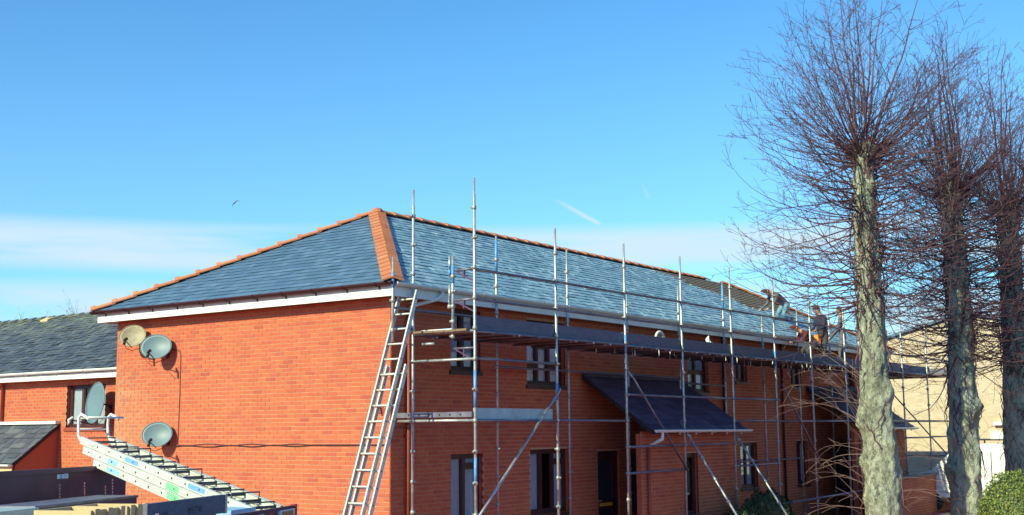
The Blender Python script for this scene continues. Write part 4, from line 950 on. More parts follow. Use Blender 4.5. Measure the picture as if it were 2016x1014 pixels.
# ================================================================== people at work
def person(name, label, J, mats, hair='hair_brown', cap=None, loc=(0, 0, 0), extra=None, belt=None):
    """J: joints in world space; one continuous skinned body"""
    J = {k: Vector(v) for k, v in J.items()}
    root = thing(name, label, 'person', loc, 'roofers at work')
    V = []; E = []; R = []; T = []; ix = {}
    def v(k, p, r, t): ix[k] = len(V); V.append(Vector(p)); R.append(r); T.append(t); return ix[k]
    def e(a, b): E.append((ix[a], ix[b]))
    v('pel', J['pel'], (.15, .12), 'leg'); ch_ = J['chest']; mid = J['pel'].lerp(ch_, .5)
    v('mid', mid, (.145, .115), 'top'); e('pel', 'mid'); v('chest', ch_, (.165, .125), 'top'); e('mid', 'chest')
    v('neck', J['neck'], (.062, .062), 'skin'); e('chest', 'neck')
    hd_ = J['head']; v('h0', J['neck'].lerp(hd_, .55), (.075, .08), 'skin'); e('neck', 'h0'); v('h1', hd_, (.092, .10), 'skin'); e('h0', 'h1'); hu = (hd_-J['neck']).normalized(); v('h2', hd_+hu*.085, (.06, .065), 'hair'); e('h1', 'h2')
    for s_ in 'LR':
        v('sh'+s_, J['sh'+s_], (.068, .068), 'top'); e('chest', 'sh'+s_)
        v('ua'+s_, J['sh'+s_].lerp(J['el'+s_], .5), (.056, .056), 'top'); e('sh'+s_, 'ua'+s_)
        v('el'+s_, J['el'+s_], (.046, .046), 'top'); e('ua'+s_, 'el'+s_); v('wr'+s_, J['wr'+s_], (.030, .030), 'top'); e('el'+s_, 'wr'+s_)
        dr_ = (J['wr'+s_]-J['el'+s_]).normalized(); sd2 = dr_.cross(J['fw']).normalized() if dr_.cross(J['fw']).length > .1 else dr_.orthogonal().normalized(); nm_ = sd2.cross(dr_)
        pm = J['wr'+s_]+dr_*.075; v('pm'+s_, pm, (.034, .022), 'skin'); e('wr'+s_, 'pm'+s_)
        for k in range(4):
            b0 = pm+dr_*.02+sd2*(k-1.5)*.021; l_ = (.065, .078, .072, .055)[k]
            v(f'f{s_}{k}a', b0+dr_*l_*.55+nm_*.008, (.0095, .0095), 'skin'); e('pm'+s_, f'f{s_}{k}a'); v(f'f{s_}{k}b', b0+dr_*l_*.9+nm_*.03, (.008, .008), 'skin'); e(f'f{s_}{k}a', f'f{s_}{k}b')
        v('th'+s_, J['wr'+s_]+dr_*.06+sd2*.055+nm_*.02, (.011, .011), 'skin'); e('pm'+s_, 'th'+s_)
        v('hi'+s_, J['hi'+s_], (.098, .098), 'leg'); e('pel', 'hi'+s_)
        v('tg'+s_, J['hi'+s_].lerp(J['kn'+s_], .5), (.086, .086), 'leg'); e('hi'+s_, 'tg'+s_)
        v('kn'+s_, J['kn'+s_], (.066, .066), 'leg'); e('tg'+s_, 'kn'+s_); v('cf'+s_, J['kn'+s_].lerp(J['an'+s_], .45)-J['fw']*.012, (.062, .062), 'leg'); e('kn'+s_, 'cf'+s_)
        v('an'+s_, J['an'+s_], (.048, .048), 'leg'); e('cf'+s_, 'an'+s_); ft = J.get('ft', J['fw'])
        v('to'+s_, J['an'+s_]+J['fw']*.17+Vector((0, 0, -.045)), (.042, .034), 'boot'); e('an'+s_, 'to'+s_)
    me = bpy.data.meshes.new('body'); me.from_pydata(V, E, []); ob = bpy.data.objects.new('tmp', me); COL.objects.link(ob)
    m = ob.modifiers.new('s', 'SKIN'); m.use_smooth_shade = True
    for i, q in enumerate(me.skin_vertices[0].data): q.radius = R[i]; q.use_root = (i == 0)
    ob.modifiers.new('d', 'SUBSURF').levels = 1
    dg = bpy.context.evaluated_depsgraph_get(); m2 = bpy.data.meshes.new_from_object(ob.evaluated_get(dg)); bpy.data.objects.remove(ob)
    keys = ['top', 'leg', 'skin', 'hair', 'boot']; mm = {'top': mats[0], 'leg': mats[1], 'skin': 'skin', 'hair': cap or hair, 'boot': 'boot'}
    m2.materials.clear()
    for k in keys: m2.materials.append(MATS[mm[k]])
    P = np.array([tuple(p) for p in V])
    for f in m2.polygons:
        c = np.array(f.center); i = int(np.argmin(((P-c)**2).sum(1)-np.array([r[0]**2 for r in R]))); f.material_index = keys.index(T[i]); f.use_smooth = True
    m2.name = 'body'; link('body', m2, root)
    fwv = J['face'].normalized() if 'face' in J else J['fw']; sdv = fwv.cross(hu).normalized()
    hb_ = MB(); vs = []; fs = []; n, m_ = 12, 6   # hair or cap: a shell over the back and crown
    for j in range(m_+1):
        a_ = (PI*.60)*j/m_
        for k in range(n):
            b_ = 2*PI*k/n; fr = math.cos(b_)
            aa = a_*(1-.38*max(0, fr)); vs.append(hd_+hu*.028+(hu*math.cos(aa)*.118+(fwv*math.cos(b_)*.108+sdv*math.sin(b_)*.094)*math.sin(aa)))
    for j in range(m_):
        for k in range(n): fs.append((j*n+k, j*n+(k+1) % n, (j+1)*n+(k+1) % n, (j+1)*n+k))
    hb_.add(vs, fs); part('cap' if cap else 'hair', hb_, cap or hair, root, True)
    fc_ = MB(); nb_ = hd_+fwv*.098; fc_.add([nb_+hu*.02, nb_-hu*.025+sdv*.016, nb_-hu*.025-sdv*.016, nb_+fwv*.028-hu*.022], [(0, 3, 1), (0, 2, 3), (1, 3, 2)])
    for s_ in (-1, 1): fc_.ball(hd_+sdv*s_*.088-hu*.0, .03, .5, .5, 1, 6, 4)
    part('face', fc_, 'skin', root, True)
    ey = MB()
    for s_ in (-1, 1): ey.ball(hd_+fwv*.088+sdv*s_*.034+hu*.018, .012, 1, 1, 1, 6, 4)
    ey.obox(hd_+fwv*.092-hu*.05, sdv*.024, fwv*.006, hu*.004); part('eyes', ey, 'hair_brown', root)
    return root
def standing(base, fwd, h=1.75, lean=.0, armL=None, armR=None, sit=0., head_down=0.):
    b = Vector(base); f = Vector(fwd).normalized(); s = Vector((0, 0, 1)).cross(f).normalized(); Z = Vector((0, 0, 1)); k = h/1.75
    pel = b+Z*.93*k-f*lean*.25; ch_ = pel+(Z*math.cos(lean)+f*math.sin(lean))*.40*k; tr = (Z*math.cos(lean)+f*math.sin(lean)); nk = ch_+tr*.17*k; hdir = (tr*math.cos(head_down)+f*math.sin(head_down)).normalized(); hd_ = nk+hdir*.16*k
    J = dict(pel=pel, chest=ch_, neck=nk, head=hd_, fw=f, face=(f*math.cos(head_down)-tr*math.sin(head_down)))
    for n, sg in (('L', 1), ('R', -1)):
        J['sh'+n] = ch_+s*sg*.19*k+tr*.06; J['hi'+n] = pel+s*sg*.095*k-Z*.05
        J['an'+n] = b+s*sg*.11*k+Z*.08+f*(.06*sg); J['kn'+n] = (J['hi'+n]+J['an'+n])/2+f*.05
        a_ = (armL, armR)[n == 'R'] or (f*.10-Z*.28, f*.20-Z*.22)
        J['el'+n] = J['sh'+n]+a_[0]*k; J['wr'+n] = J['el'+n]+a_[1]*k
    return J
def roofB(px, py):
    d = ray(px, py); n = Vector((0, -PIT_R, 1)); o = Vector((0, -OX, ZE)); return CP+d*((o-CP).dot(n)/d.dot(n))
Z3 = Vector((0, 0, 1))
# 1: bending forward on the roof, towards the ridge and the left
bp = roofB(1546, 634); f_ = Vector((-.86, .5, 0)).normalized(); s_ = Z3.cross(f_)
J = dict(pel=bp+Z3*.55-f_*.02, chest=bp+Z3*.80+f_*.34, neck=bp+Z3*.87+f_*.50, head=bp+Z3*.90+f_*.66, fw=f_, face=(f_-Z3*.6))
for n, sg in (('L', 1), ('R', -1)):
    J['sh'+n] = J['chest']+s_*sg*.19+f_*.05; J['el'+n] = J['sh'+n]-Z3*.26+f_*.10; J['wr'+n] = J['el'+n]-Z3*.15+f_*.20
    J['hi'+n] = J['pel']+s_*sg*.10-Z3*.03; J['kn'+n] = bp+s_*sg*.16+f_*.18+Z3*.20; J['an'+n] = bp+s_*sg*.15-f_*.22+Z3*.10
person('person', 'person in grey jacket and pale jeans kneeling forward on the roof slates', J, ('grey_cloth', 'jeans'), loc=bp)
# 2: standing on the platform
q = aty(1618, 650, -.95); bp = Vector((q.x, -.95, 4.24)); f_ = Vector((-.9, .45, 0)).normalized()
person('person', 'person in dark navy top standing on the scaffold platform, head bowed', standing(bp, f_, 1.70, .22, (f_*.06-Z3*.28, f_*.24-Z3*.08), (f_*.08-Z3*.28, f_*.22-Z3*.10), head_down=.4), ('navy_cloth', 'dark_trouser'), loc=bp)
pq = thing('tool_pouch', 'bright orange pouch hanging at the hip of the person in navy', 'pouch', bp+Z3*.7)
mb = MB(); hp = bp+Z3*.80+f_*.16; sdp = Z3.cross(f_)
mb.hexa([hp+f_*.05*a+sdp*.08*b+Z3*c for c, k in ((-.24, .8), (.08, 1)) for a, b in ((-k, -k), (k, -k), (k, k), (-k, k))]); part('pouch', mb, 'orange_cloth', pq)
mb = MB(); mb.tube([hp+Z3*.08-sdp*.06, hp+Z3*.14-f_*.05, hp+Z3*.08+sdp*.06], .01, 5); part('strap', mb, 'boot', pq, True)
# 3: crouching, maroon
q = aty(1592, 650, -.75); bp = Vector((q.x, -.75, 4.24)); f_ = Vector((-.75, .65, 0)).normalized(); s_ = Z3.cross(f_)
J = dict(pel=bp+Z3*.62-f_*.16, chest=bp+Z3*.90+f_*.12, neck=bp+Z3*.99+f_*.26, head=bp+Z3*1.05+f_*.40, fw=f_, face=(f_-Z3*.5))
for n, sg in (('L', 1), ('R', -1)):
    J['sh'+n] = J['chest']+s_*sg*.19+f_*.04; J['el'+n] = J['sh'+n]-Z3*.22+f_*.14; J['wr'+n] = J['el'+n]-Z3*.02+f_*.25
    J['hi'+n] = J['pel']+s_*sg*.10-Z3*.02; J['kn'+n] = bp+s_*sg*.15+f_*.16+Z3*.45; J['an'+n] = bp+s_*sg*.13+Z3*.09-f_*.04
person('person', 'person in dark maroon crouching on the platform beside the orange pouch', J, ('maroon_cloth', 'dark_trouser'), cap='maroon_cloth', loc=bp)
# 4: standing on the platform farther along, grey
q = aty(1657, 650, -.9); bp = Vector((q.x, -.9, 4.24)); f_ = Vector((-.35, .93, 0)).normalized()
person('person', 'person in grey work clothes standing upright on the platform behind the branches', standing(bp, f_, 1.76, .08), ('slate_trouser', 'slate_trouser'), loc=bp)
# ================================================================== trees
def hash3(p): return math.sin(p[0]*12.9+p[1]*78.2+p[2]*37.7)
def trunk_mesh(path, rad, seed, burls):
    rd = random.Random(seed); mb = MB(); sg = 56; P = [Vector(p) for p in path]; n = 260; vs = []; fs = []
    zs = np.array([p.z for p in P]); xs = np.array([p.x for p in P]); ys = np.array([p.y for p in P]); o = np.argsort(zs)
    burls = list(burls)+[(rd.uniform(.4, zs.max()-.3), rd.uniform(0, 6.28), rd.uniform(.05, .11), rd.uniform(.03, .065)) for _ in range(46)]
    zl, zh = zs.min(), zs.max(); ph = [rd.uniform(0, 6.28) for _ in range(24)]
    for j in range(n+1):
        z = zl+(zh-zl)*j/n; cx, cy, r = np.interp(z, zs[o], xs[o]), np.interp(z, zs[o], ys[o]), np.interp(z, zs[o], np.array(rad)[o])
        for k in range(sg):
            a = 2*PI*k/sg
            nz_ = noise.noise(Vector((math.cos(a)*2.2*1.3, math.sin(a)*2.2*1.3, z*2.4+seed)))*.07+noise.noise(Vector((math.cos(a)*6, math.sin(a)*6, z*6+seed)))*.065+noise.noise(Vector((math.cos(a)*14, math.sin(a)*14, z*15+seed)))*.03
            m = 1+nz_+.03*math.sin(3*a+ph[0]+z*1.1)+.04*math.sin(5*a+ph[1]-z*2.3)+.03*math.sin(2*a+z*4.1+ph[2])+.028*math.sin(9*a+z*7+ph[3])*math.sin(z*5+ph[4])+.022*math.sin(14*a-z*13+ph[5])*math.sin(z*11+a*3)+.012*rd.uniform(-1, 1)
            rr = r*m
            for (bz, ba, bs, bh) in burls:
                da = (a-ba+PI) % (2*PI)-PI; q = (da*r/bs)**2+((z-bz)/bs)**2
                if q < 4: rr += .7*bh*(math.exp(-q*1.4)-(.75*math.exp(-q*6) if bs < .12 else 0))*(1+.35*math.sin(z*40+a*17)*math.exp(-q))
            vs.append((cx+math.cos(a)*rr, cy+math.sin(a)*rr, z))
    for j in range(n):
        for k in range(sg): fs.append((j*sg+k, j*sg+(k+1) % sg, (j+1)*sg+(k+1) % sg, (j+1)*sg+k))
    fs.append(tuple(n*sg+k for k in range(sg))); mb.add(vs, fs); return mb
def shoot(mb, p, d, length, r0, rd, lift, wob=.10, seg=9, twigs=6, depth=1, sides=5):
    pts = [Vector(p)]; rr = [r0]; d = Vector(d).normalized(); st = length/seg
    for i in range(seg):
        d = (d+Vector((rd.uniform(-wob, wob), rd.uniform(-wob, wob), rd.uniform(-wob, wob)))+Vector((0, 0, lift*(i+1)/seg))).normalized()
        pts.append(pts[-1]+d*st); rr.append(max(.0028, r0*(1-.86*(i+1)/seg)))
    mb.tube(pts, rr, sides if r0 > .012 else 4, False)
    if depth:
        for k in range(twigs):
            f = rd.uniform(.28, .97); i = min(seg-1, int(f*seg)); q = pts[i].lerp(pts[i+1], f*seg-i); dd = (pts[i+1]-pts[i]).normalized()
            sd_ = Vector((rd.gauss(0, 1), rd.gauss(0, 1), rd.gauss(0, 1))); sd_ = (sd_-dd*sd_.dot(dd)).normalized()
            shoot(mb, q, dd*.75+sd_*.62, length*rd.uniform(.16, .36)*(1.15-f*.5), max(.0045, rr[i]*.55), rd, lift*.6, wob*1.2, 5, 2 if depth > 1 else 0, depth-1, 4)
def lime(label, path, rad, seed, headn, siden, basal, burls, top_len, side_len, side_lo, head_spread=1.0, sidebias=None):
    rd = random.Random(seed); P = [Vector(p) for p in path]; base = min(P, key=lambda p: p.z); top = max(P, key=lambda p: p.z)
    t = thing('pollarded_tree', label, 'tree', (base.x, base.y, 0), 'pollarded bare trees in a row')
    part('trunk', trunk_mesh(path, rad, seed, burls), 'bark', t, True)
    zs = np.array([p.z for p in P]); o = np.argsort(zs)
    def axis(z): return Vector((np.interp(z, zs[o], np.array([p.x for p in P])[o]), np.interp(z, zs[o], np.array([p.y for p in P])[o]), z)), np.interp(z, zs[o], np.array(rad)[o])
    kn = MB()   # swollen pollard head and knuckles
    for k in range(46):
        a = rd.uniform(0, 2*PI); z = top.z-abs(rd.gauss(0, .16)); c, r = axis(z); kn.ball(c+Vector((math.cos(a), math.sin(a), 0))*r*rd.uniform(.55, .98), rd.uniform(.06, .12), 1, 1, rd.uniform(.8, 1.4), 8, 6)
    part('pollard_head', kn, 'bark', t, True)
    mb = MB()
    for k in range(headn):
        a = rd.uniform(0, 2*PI); c, r = axis(top.z-rd.uniform(0, .35)); p = c+Vector((math.cos(a), math.sin(a), 0))*r*rd.uniform(.1, .9)
        ti = math.acos(1-rd.random()*.80)*head_spread; d = Vector((math.cos(a)*math.sin(ti), math.sin(a)*math.sin(ti), math.cos(ti)))
        shoot(mb, p, d, top_len*rd.uniform(.60, 1.05)*(1-.20*ti), rd.uniform(.009, .017), rd, .03+.10*ti, .095, 11, 8, 2)
    for k in range(7):   # the few thick limbs that rise out of the head and fork again
        a = 2*PI*k/7+rd.uniform(-.25, .25); c, r = axis(top.z-.15); ti = rd.uniform(.02, .45); d = Vector((math.cos(a)*math.sin(ti), math.sin(a)*math.sin(ti), math.cos(ti)))
        p = c+Vector((math.cos(a), math.sin(a), 0))*r*.55; pts = [p]; ln_ = top_len*rd.uniform(.75, 1.1); rr = [.027]
        for i in range(12):
            d = (d+Vector((rd.uniform(-.09, .09), rd.uniform(-.09, .09), rd.uniform(-.02, .08)))).normalized(); pts.append(pts[-1]+d*ln_/12); rr.append(.027*(1-.86*(i+1)/12)+.003)
        mb.tube(pts, rr, 7, False)
        for j in range(12):
            i = rd.randint(1, 11); dd = (pts[i+1]-pts[i]).normalized(); sd_ = Vector((rd.gauss(0, 1), rd.gauss(0, 1), rd.gauss(0, .6))); sd_ = (sd_-dd*sd_.dot(dd)).normalized()
            shoot(mb, pts[i], dd*.55+sd_*rd.uniform(.4, .9), ln_*rd.uniform(.28, .55)*(1.2-i*.05), max(.007, rr[i]*.5), rd, .07, .11, 8, 5, 2)
    for k in range(150):   # short stubs and suckers crowding the pollard head
        a = rd.uniform(0, 2*PI); c, r = axis(top.z-abs(rd.gauss(0, .28))); e_ = rd.gauss(.25, .6); d = Vector((math.cos(a)*math.cos(e_), math.sin(a)*math.cos(e_), math.sin(e_)))
        shoot(mb, c+Vector((math.cos(a), math.sin(a), 0))*r*rd.uniform(.6, 1.0), d, rd.uniform(.2, .9), rd.uniform(.007, .014), rd, .08, .16, 6, 3, 1)
    part('crown', mb, 'twig', t, True, kind='stuff')
    mb = MB()
    for k in range(siden):
        z = top.z-.1-(top.z-side_lo)*rd.random()**1.15; a = rd.uniform(0, 2*PI); c, r = axis(z); hf = (top.z-z)/(top.z-side_lo)
        el_ = rd.gauss(.28-.55*hf, .30); d = Vector((math.cos(a)*math.cos(el_), math.sin(a)*math.cos(el_), math.sin(el_)))
        shoot(mb, c+Vector((math.cos(a), math.sin(a), 0))*r*.85, d, side_len*rd.uniform(.45, 1.08), rd.uniform(.009, .018), rd, .10+.10*hf, .11, 10, 6, 2)
    part('side_shoots', mb, 'twig', t, True, kind='stuff')
    # bare stems running close over the bark
    mb = MB()
    for k in range(150):
        z = rd.uniform(side_lo-.6, top.z-.1) if k < 120 else rd.uniform(1.0, side_lo); a = rd.uniform(0, 2*PI); pts = []; dz_ = rd.choice((-1, 1))*rd.uniform(.05, .12); da = rd.uniform(-.10, .10)
        for i in range(8):
            c, r = axis(z+dz_*i); aa = a+da*i+.08*math.sin(i*2+k); pts.append(c+Vector((math.cos(aa), math.sin(aa), 0))*(r*1.04+.02+.004*i*i*rd.uniform(.2, 1)))
        mb.tube(pts, [(.018 if k % 3 else .010)*(1-.09*i) for i in range(8)], 5, False)
    part('clinging_stems', mb, 'twig', t, True, kind='stuff')
    if basal:
        mb = MB()
        for k in range(basal[0]):
            z = rd.uniform(basal[1], basal[2]); a = rd.gauss(basal[3], basal[4]); c, r = axis(max(z, zs.min())); c.z = z
            el_ = rd.uniform(.05, 1.0); d = Vector((math.cos(a)*math.cos(el_), math.sin(a)*math.cos(el_), math.sin(el_)))
            shoot(mb, c+Vector((math.cos(a), math.sin(a), 0))*r*.9, d, rd.uniform(.8, 2.1), rd.uniform(.005, .008), rd, -.13, .09, 9, 2, 1)
        part('basal_shoots', mb, 'twig_pale', t, True, kind='stuff')
    return t
LFT = math.atan2(-RT.y, -RT.x)  # bearing that points left across the view
TY = -5.0
def ta(px, py, y): return aty(px, py, y)
pth = [ta(x, y, TY) for x, y in ((1700, 292), (1703, 450), (1712, 560), (1719, 700), (1723, 790), (1736, 900), (1738, 1000))]; gb_ = pth[-1].copy(); gb_.z = -.05; pth.append(gb_)
cam_a = math.atan2(CP.y-TY, CP.x-9.5)
lime('tall pollarded tree with sunlit grey-green trunk, nearest the scaffold', pth, [.20, .23, .25, .27, .305, .345, .345, .42], 5, 92, 250, (40, .4, 3.7, LFT, .7),
     [(7.6, cam_a+.5, .16, .10), (6.9, cam_a-.7, .14, .09), (5.9, cam_a-.9, .14, .08), (4.6, cam_a-.2, .20, .06), (3.9, cam_a+.4, .22, .10), (3.0, cam_a-.1, .22, .07), (2.7, cam_a-1.3, .25, .14), (3.3, cam_a+1.3, .22, .10), (1.9, cam_a-1.2, .26, .16), (1.1, cam_a-.5, .25, .12), (5.1, cam_a+1.2, .14, .08), (2.2, cam_a+.8, .2, .06), (3.55, cam_a-.8, .15, .07)], 4.1, 3.1, 5.0)
TY2 = -5.7; pth = [ta(x, y, TY2) for x, y in ((1872, 368), (1880, 500), (1890, 650), (1896, 800), (1900, 900), (1903, 1000))]; gb_ = pth[-1].copy(); gb_.z = -.05; pth.append(gb_)
lime('middle pollarded tree with dark shaded trunk in front of the tan wall', pth, [.22, .235, .255, .30, .33, .345, .40], 15, 80, 290, (26, .4, 1.9, LFT+.5, .8),
     [(7.4, cam_a, .16, .1), (3.0, cam_a+1.2, .25, .16), (2.4, cam_a-1.0, .22, .12), (4.2, cam_a-.6, .2, .08), (1.6, cam_a-1.2, .25, .15), (3.6, cam_a+.2, .2, .07), (5.5, cam_a+.4, .16, .08)], 3.7, 3.0, 4.0)
TY3 = -6.15; pth = [ta(x, y, TY3) for x, y in ((1985, 405), (1990, 550), (1997, 700), (2004, 820), (2010, 920))]; gb_ = pth[-1].copy(); gb_.z = -.05; pth.append(gb_)
lime('pollarded tree cut by the right edge of the picture', pth, [.235, .245, .275, .315, .35, .42], 25, 76, 280, None,
     [(7.2, cam_a, .16, .1), (3.4, cam_a-.8, .22, .1), (4.6, cam_a+.5, .2, .08)], 3.8, 3.0, 4.1)
# distant bare trees behind the left house
def bare(label, base, h, seed, nb=26):
    rd = random.Random(seed); b = Vector(base); t = thing('bare_tree', label, 'tree', b, 'far bare trees behind the left house')
    mb = MB(); mb.tube([b, b+Vector((.05, 0, h*.3)), b+Vector((0, .05, h*.6))], [.22, .17, .08], 8); part('trunk', mb, 'twig_far', t, True)
    mb = MB()
    for k in range(nb):
        z = rd.uniform(.3, .62)*h; a = rd.uniform(0, 2*PI); e_ = rd.uniform(.5, 1.3); shoot(mb, b+Vector((0, 0, z)), (math.cos(a)*math.cos(e_), math.sin(a)*math.cos(e_), math.sin(e_)), h*rd.uniform(.25, .46), .03, rd, .05, .12, 8, 7, 2)
    part('crown', mb, 'twig_far', t, True, kind='stuff')
for px, py, Z, lab, sd_ in ((160, 603, 58, 'small far bare tree showing over the left roof beside the clay hip', 31), (190, 598, 62, 'far bare tree tip just below the corner of the slate roof', 32), (15, 626, 60, 'tiny far bare tree over the ridge at the left edge', 33)):
    tp_ = atd(px, py, Z); bare(lab, (tp_.x, tp_.y, 0), tp_.z*1.05, sd_, 50)
# ------------------------------------------------------------------ bushes
def bush(name, label, c, rx, ry, rz, n, leaf, mat, seed, lum=.06, group=None):
    rd = np.random.default_rng(seed); t = thing(name, label, 'bush', (c[0], c[1], 0), group)
    core = MB(); core.ball(c, 1, rx*.90, ry*.90, rz*.90, 24, 16); part('core', core, 'leaf_dark', t, True)
    mb = MB(); vs = []; fs = []
    for i in range(n):
        v = rd.normal(size=3); v /= np.linalg.norm(v)
        bmp = 1+lum*math.sin(v[0]*9+1)*math.sin(v[1]*8)*math.sin(v[2]*10+2)
        r = bmp*rd.uniform(.90, 1.025); p = np.array(c)+v*np.array((rx, ry, rz))*r
        if p[2] < .02: continue
        q = v+rd.normal(size=3)*.55; q /= np.linalg.norm(q); a = np.cross(q, rd.normal(size=3)); a /= np.linalg.norm(a); b = np.cross(q, a); l = leaf*rd.uniform(.6, 1.3)
        k = len(vs); vs += [p-a*l, p+b*l*.45, p+a*l, p-b*l*.45]; fs.append((k, k+1, k+2, k+3))
    mb.add(vs, fs); part('foliage', mb, mat, t, kind='stuff'); return t
bc_ = atd(2003, 1016, 21.5); bush('clipped_bush', 'rounded clipped green bush at the lower right corner', (bc_.x, bc_.y, bc_.z-.05), .66, .66, .84, 9000, .026, 'leaf_lit', 1)
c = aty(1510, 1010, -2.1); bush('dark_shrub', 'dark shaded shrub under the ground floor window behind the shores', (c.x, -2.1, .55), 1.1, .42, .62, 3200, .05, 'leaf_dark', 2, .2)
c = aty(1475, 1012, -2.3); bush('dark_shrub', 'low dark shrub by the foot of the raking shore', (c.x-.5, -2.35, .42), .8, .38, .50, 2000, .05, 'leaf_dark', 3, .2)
# ================================================================== right background
XY = 31.0
FY = WallFrame((XY, 0, 0), (0, 1, 0), (-1, 0, 0))
yl, yr = 5.5, -9.5; ze2 = 5.0; yap = atx(1895, 612, XY).y; zap = atx(1895, 622, XY).z
yb_ = thing('tan_brick_house', 'tan brick gabled house in sunlight behind the bare trees', 'house', (XY, yap, 0))
wm = MB(); vs = [(XY, yr, 0), (XY, yl, 0), (XY, yl, ze2), (XY, yap, zap), (XY, yr, ze2)]; wm.add(vs+[(x+6, y, z) for x, y, z in vs], [(4, 3, 2, 1, 0), (0, 1, 6, 5), (1, 2, 7, 6), (4, 0, 5, 9)]); gw = part('gable_wall', wm, 'mortar_pale', yb_)
mass = MB(); rd = random.Random(9)
for k in range(int(zap/.075)):
    za = k*.075+.005; ya, yc = yr, yl
    if za > ze2-.06: f = (zap-za-.07)/(zap-ze2); ya, yc = yap+(yr-yap)*f, yap+(yl-yap)*f
    u = ya-(k % 2)*.1125
    while u < yc:
        a_, b_ = max(u+.005, ya), min(u+.22, yc); u += .225
        if b_-a_ > .05: mass.box((XY-.008-rd.uniform(0, .003), a_, za), (XY+.01, b_, za+.065))
part('brickwork', mass, 'brick_yellow', gw, kind='stuff')
for sg, ye2 in ((1, yl), (-1, yr)):
    mb = MB(); a_ = Vector((XY-.15, yap, zap+.05)); b_ = Vector((XY-.15, ye2+.25*sg, ze2-.08)); mb.add([a_, b_, b_+Vector((6.4, 0, 0)), a_+Vector((6.4, 0, 0)), a_+Vector((0, 0, .1)), b_+Vector((0, 0, .1)), b_+Vector((6.4, 0, .1)), a_+Vector((6.4, 0, .1))], [(0, 1, 2, 3), (7, 6, 5, 4), (0, 4, 5, 1), (1, 5, 6, 2)]); part('roof', mb, 'slate', yb_)
# small wall lamp and white fascia sign on it
q = atx(1967, 834, XY-.1); mb = MB(); mb.obox(q, (.08, 0, 0), (0, .18, 0), (0, 0, .06)); part('wall_lamp', mb, 'white_plastic', yb_)
# low garden wall in shade
gwl = thing('garden_wall', 'low dark shaded brick garden wall between the trees', 'wall', (22, -2.9, 0))
q0, q1 = aty(1770, 930, -2.2), aty(1960, 940, -2.2); zt_ = aty(1800, 936, -2.2).z
FG = WallFrame((q0.x-1.5, -2.2, 0), (1, 0, 0), (0, -1, 0)); ln = q1.x-q0.x+3
wm = MB(); walled(wm, FG, 0, ln, 0, zt_-.06, [], .2, 0); gm = part('core', wm, ['mortar', 'brick_plain'], gwl); bricks(FG, 0, ln, 0, zt_-.06, [], gm, seed=91)
mb = MB(); mb.box((q0.x-1.55, -2.26, zt_-.06), (q0.x-1.45+ln, -1.96, zt_)); part('coping', mb, 'paving', gwl)
# parked white van with roof rack, nose to the left
VX = 22.3
def vp(px, py): return atx(px, py, VX)
nose = vp(1768, 940); rr0 = vp(1936, 874); zr = rr0.z; fy = nose.y; zb_ = .35
van = thing('white_van', 'white van with a roof rack parked behind the trees at right', 'van', (VX+.9, fy-2.4, 0))
prof = [(0, .45), (.02, .95), (.35, 1.12), (1.0, 1.24), (1.75, zr-.12), (2.05, zr), (4.9, zr), (5.0, zr-.3), (5.02, .45)]
mb = MB(); vs = []; W_ = 1.85
for xx, ins in ((VX, 0), (VX+W_, 0)):
    for l, z in prof: vs.append((xx+(.10 if xx == VX else -.10)*max(0, (z-1.1)/1.0), fy-l, z))
m = len(prof); mb.add(vs, [tuple(range(m)), tuple(range(2*m-1, m-1, -1))]+[(i, i+m, (i+1)+m, i+1) for i in range(m-1)]+[(m-1, 2*m-1, m, 0)]); body = part('body', mb, 'van_white', van)
def vs_(l, z): return Vector((VX+.10*max(0, (z-1.1)/1.0), fy-l, z))
mb = MB(); mb.add([vs_(l, z)+Vector((-.006, 0, 0)) for l, z in ((1.42, 1.30), (1.92, zr-.14), (2.25, zr-.14), (2.25, 1.30))], [(0, 1, 2, 3)]); part('side_window', mb, 'glass_dark', van)
mb = MB(); a_, b_ = (1.06, 1.285), (1.72, zr-.13); mb.add([(VX+.12, fy-a_[0]+.012, a_[1]+.008), (VX+W_-.12, fy-a_[0]+.012, a_[1]+.008), (VX+W_-.18, fy-b_[0]+.012, b_[1]+.008), (VX+.18, fy-b_[0]+.012, b_[1]+.008)], [(0, 1, 2, 3)]); part('windscreen', mb, 'glass_sky_pale', van)
for l in (.95, 4.05):
    w = MB(); w.tube([(VX-.02, fy-l, .34), (VX+.02, fy-l, .34), (VX+.22, fy-l, .34)], [.30, .34, .34], 20); wh = part('wheel', w, 'rubber', van, True); w = MB(); w.tube([(VX-.03, fy-l, .34), (VX-.022, fy-l, .34)], .2, 16); part('rim', w, 'aluminium', wh, True)
mb = MB(); mb.box((VX-.012, fy-2.80, .55), (VX-.004, fy-2.785, zr-.2)); mb.box((VX-.015, fy-2.95, 1.15), (VX-.003, fy-2.85, 1.18)); part('door_seam', mb, 'van_trim', van)
for e_ in (.06, W_-.2):
    mb = MB(); mb.box((VX+e_, fy+.0, .72), (VX+e_+.16, fy+.02, .88)); part('headlight', mb, 'pale_steel', van)
mb = MB(); mb.box((VX-.14, fy-1.55, 1.25), (VX+.0, fy-1.45, 1.45)); part('wing_mirror', mb, 'van_trim', van)
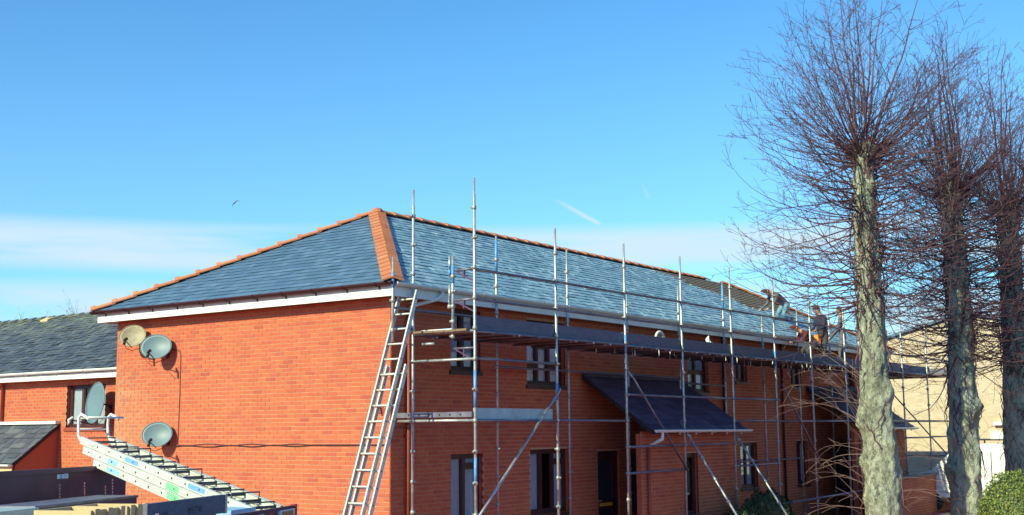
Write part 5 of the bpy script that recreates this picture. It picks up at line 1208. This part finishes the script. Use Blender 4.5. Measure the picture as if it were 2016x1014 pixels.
for xx in (VX+.15, VX+W_-.2):
    mb = MB(); mb.box((xx, fy-4.8, zr+.10), (xx+.04, fy-2.05, zr+.14)); rk = part('rack_rail', mb, 'van_trim', van)
    for l in (2.2, 3.4, 4.6): mb = MB(); mb.box((xx, fy-l-.02, zr-.001), (xx+.04, fy-l+.02, zr+.10)); part('rack_foot', mb, 'van_trim', rk)
for l in (2.2, 3.0, 3.8, 4.6): mb = MB(); mb.box((VX+.19, fy-l-.02, zr+.105), (VX+W_-.2, fy-l+.02, zr+.135)); part('rack_bar', mb, 'van_trim', van)
rb = thing('roof_box', 'pale box carried on the roof rack of the white van', 'box', (VX+.9, fy-3.3, zr+.145))
b0 = vp(1944, 850); b1 = vp(2000, 866)
mb = MB(); mb.box((VX+.3, b1.y, zr+.142), (VX+1.4, b0.y, b0.z)); part('body', mb, 'van_white', rb); mb = MB(); mb.box((VX+.28, b1.y-.02, b0.z), (VX+1.42, b0.y+.02, b0.z+.03)); part('lid', mb, 'white_plastic', rb)
# ------------------------------------------------------------------ gull
gp = atd(462, 399, 60); gl = thing('gull', 'small grey gull gliding in the clear sky above the clay hip', 'bird', gp)
mb = MB(); bx = RT*.75+UP*.2; bx.normalize(); fwd_ = (bx.cross(UP)*-.2+bx*.6+UP*.5).normalized()
mb.tube([gp-fwd_*.13, gp-fwd_*.06, gp+fwd_*.05, gp+fwd_*.11, gp+fwd_*.15], [.01, .03, .036, .026, .01], 8); part('body', mb, 'gull_grey', gl, True)
for pts_, nm in (([(0, 0), (-.07, -.05), (-.12, -.20)], 'wing'), ([(0, 0), (.11, .09), (.27, .07)], 'wing')):
    mb = MB(); q = [gp+RT*a_+UP*b_ for a_, b_ in pts_]; wd = FW*.10+UP*.02; vs = []
    for i, p_ in enumerate(q): k = (1, .85, .12)[i]; vs += [p_-wd*k, p_+wd*k, p_-wd*k+UP*.018*k+RT*.012, p_+wd*k+UP*.018*k+RT*.012]
    fs = []
    for i in range(2): b_ = i*4; fs += [(b_, b_+1, b_+5, b_+4), (b_+2, b_+6, b_+7, b_+3), (b_, b_+4, b_+6, b_+2), (b_+1, b_+3, b_+7, b_+5)]
    mb.add(vs, fs); part(nm, mb, 'gull_grey', gl)
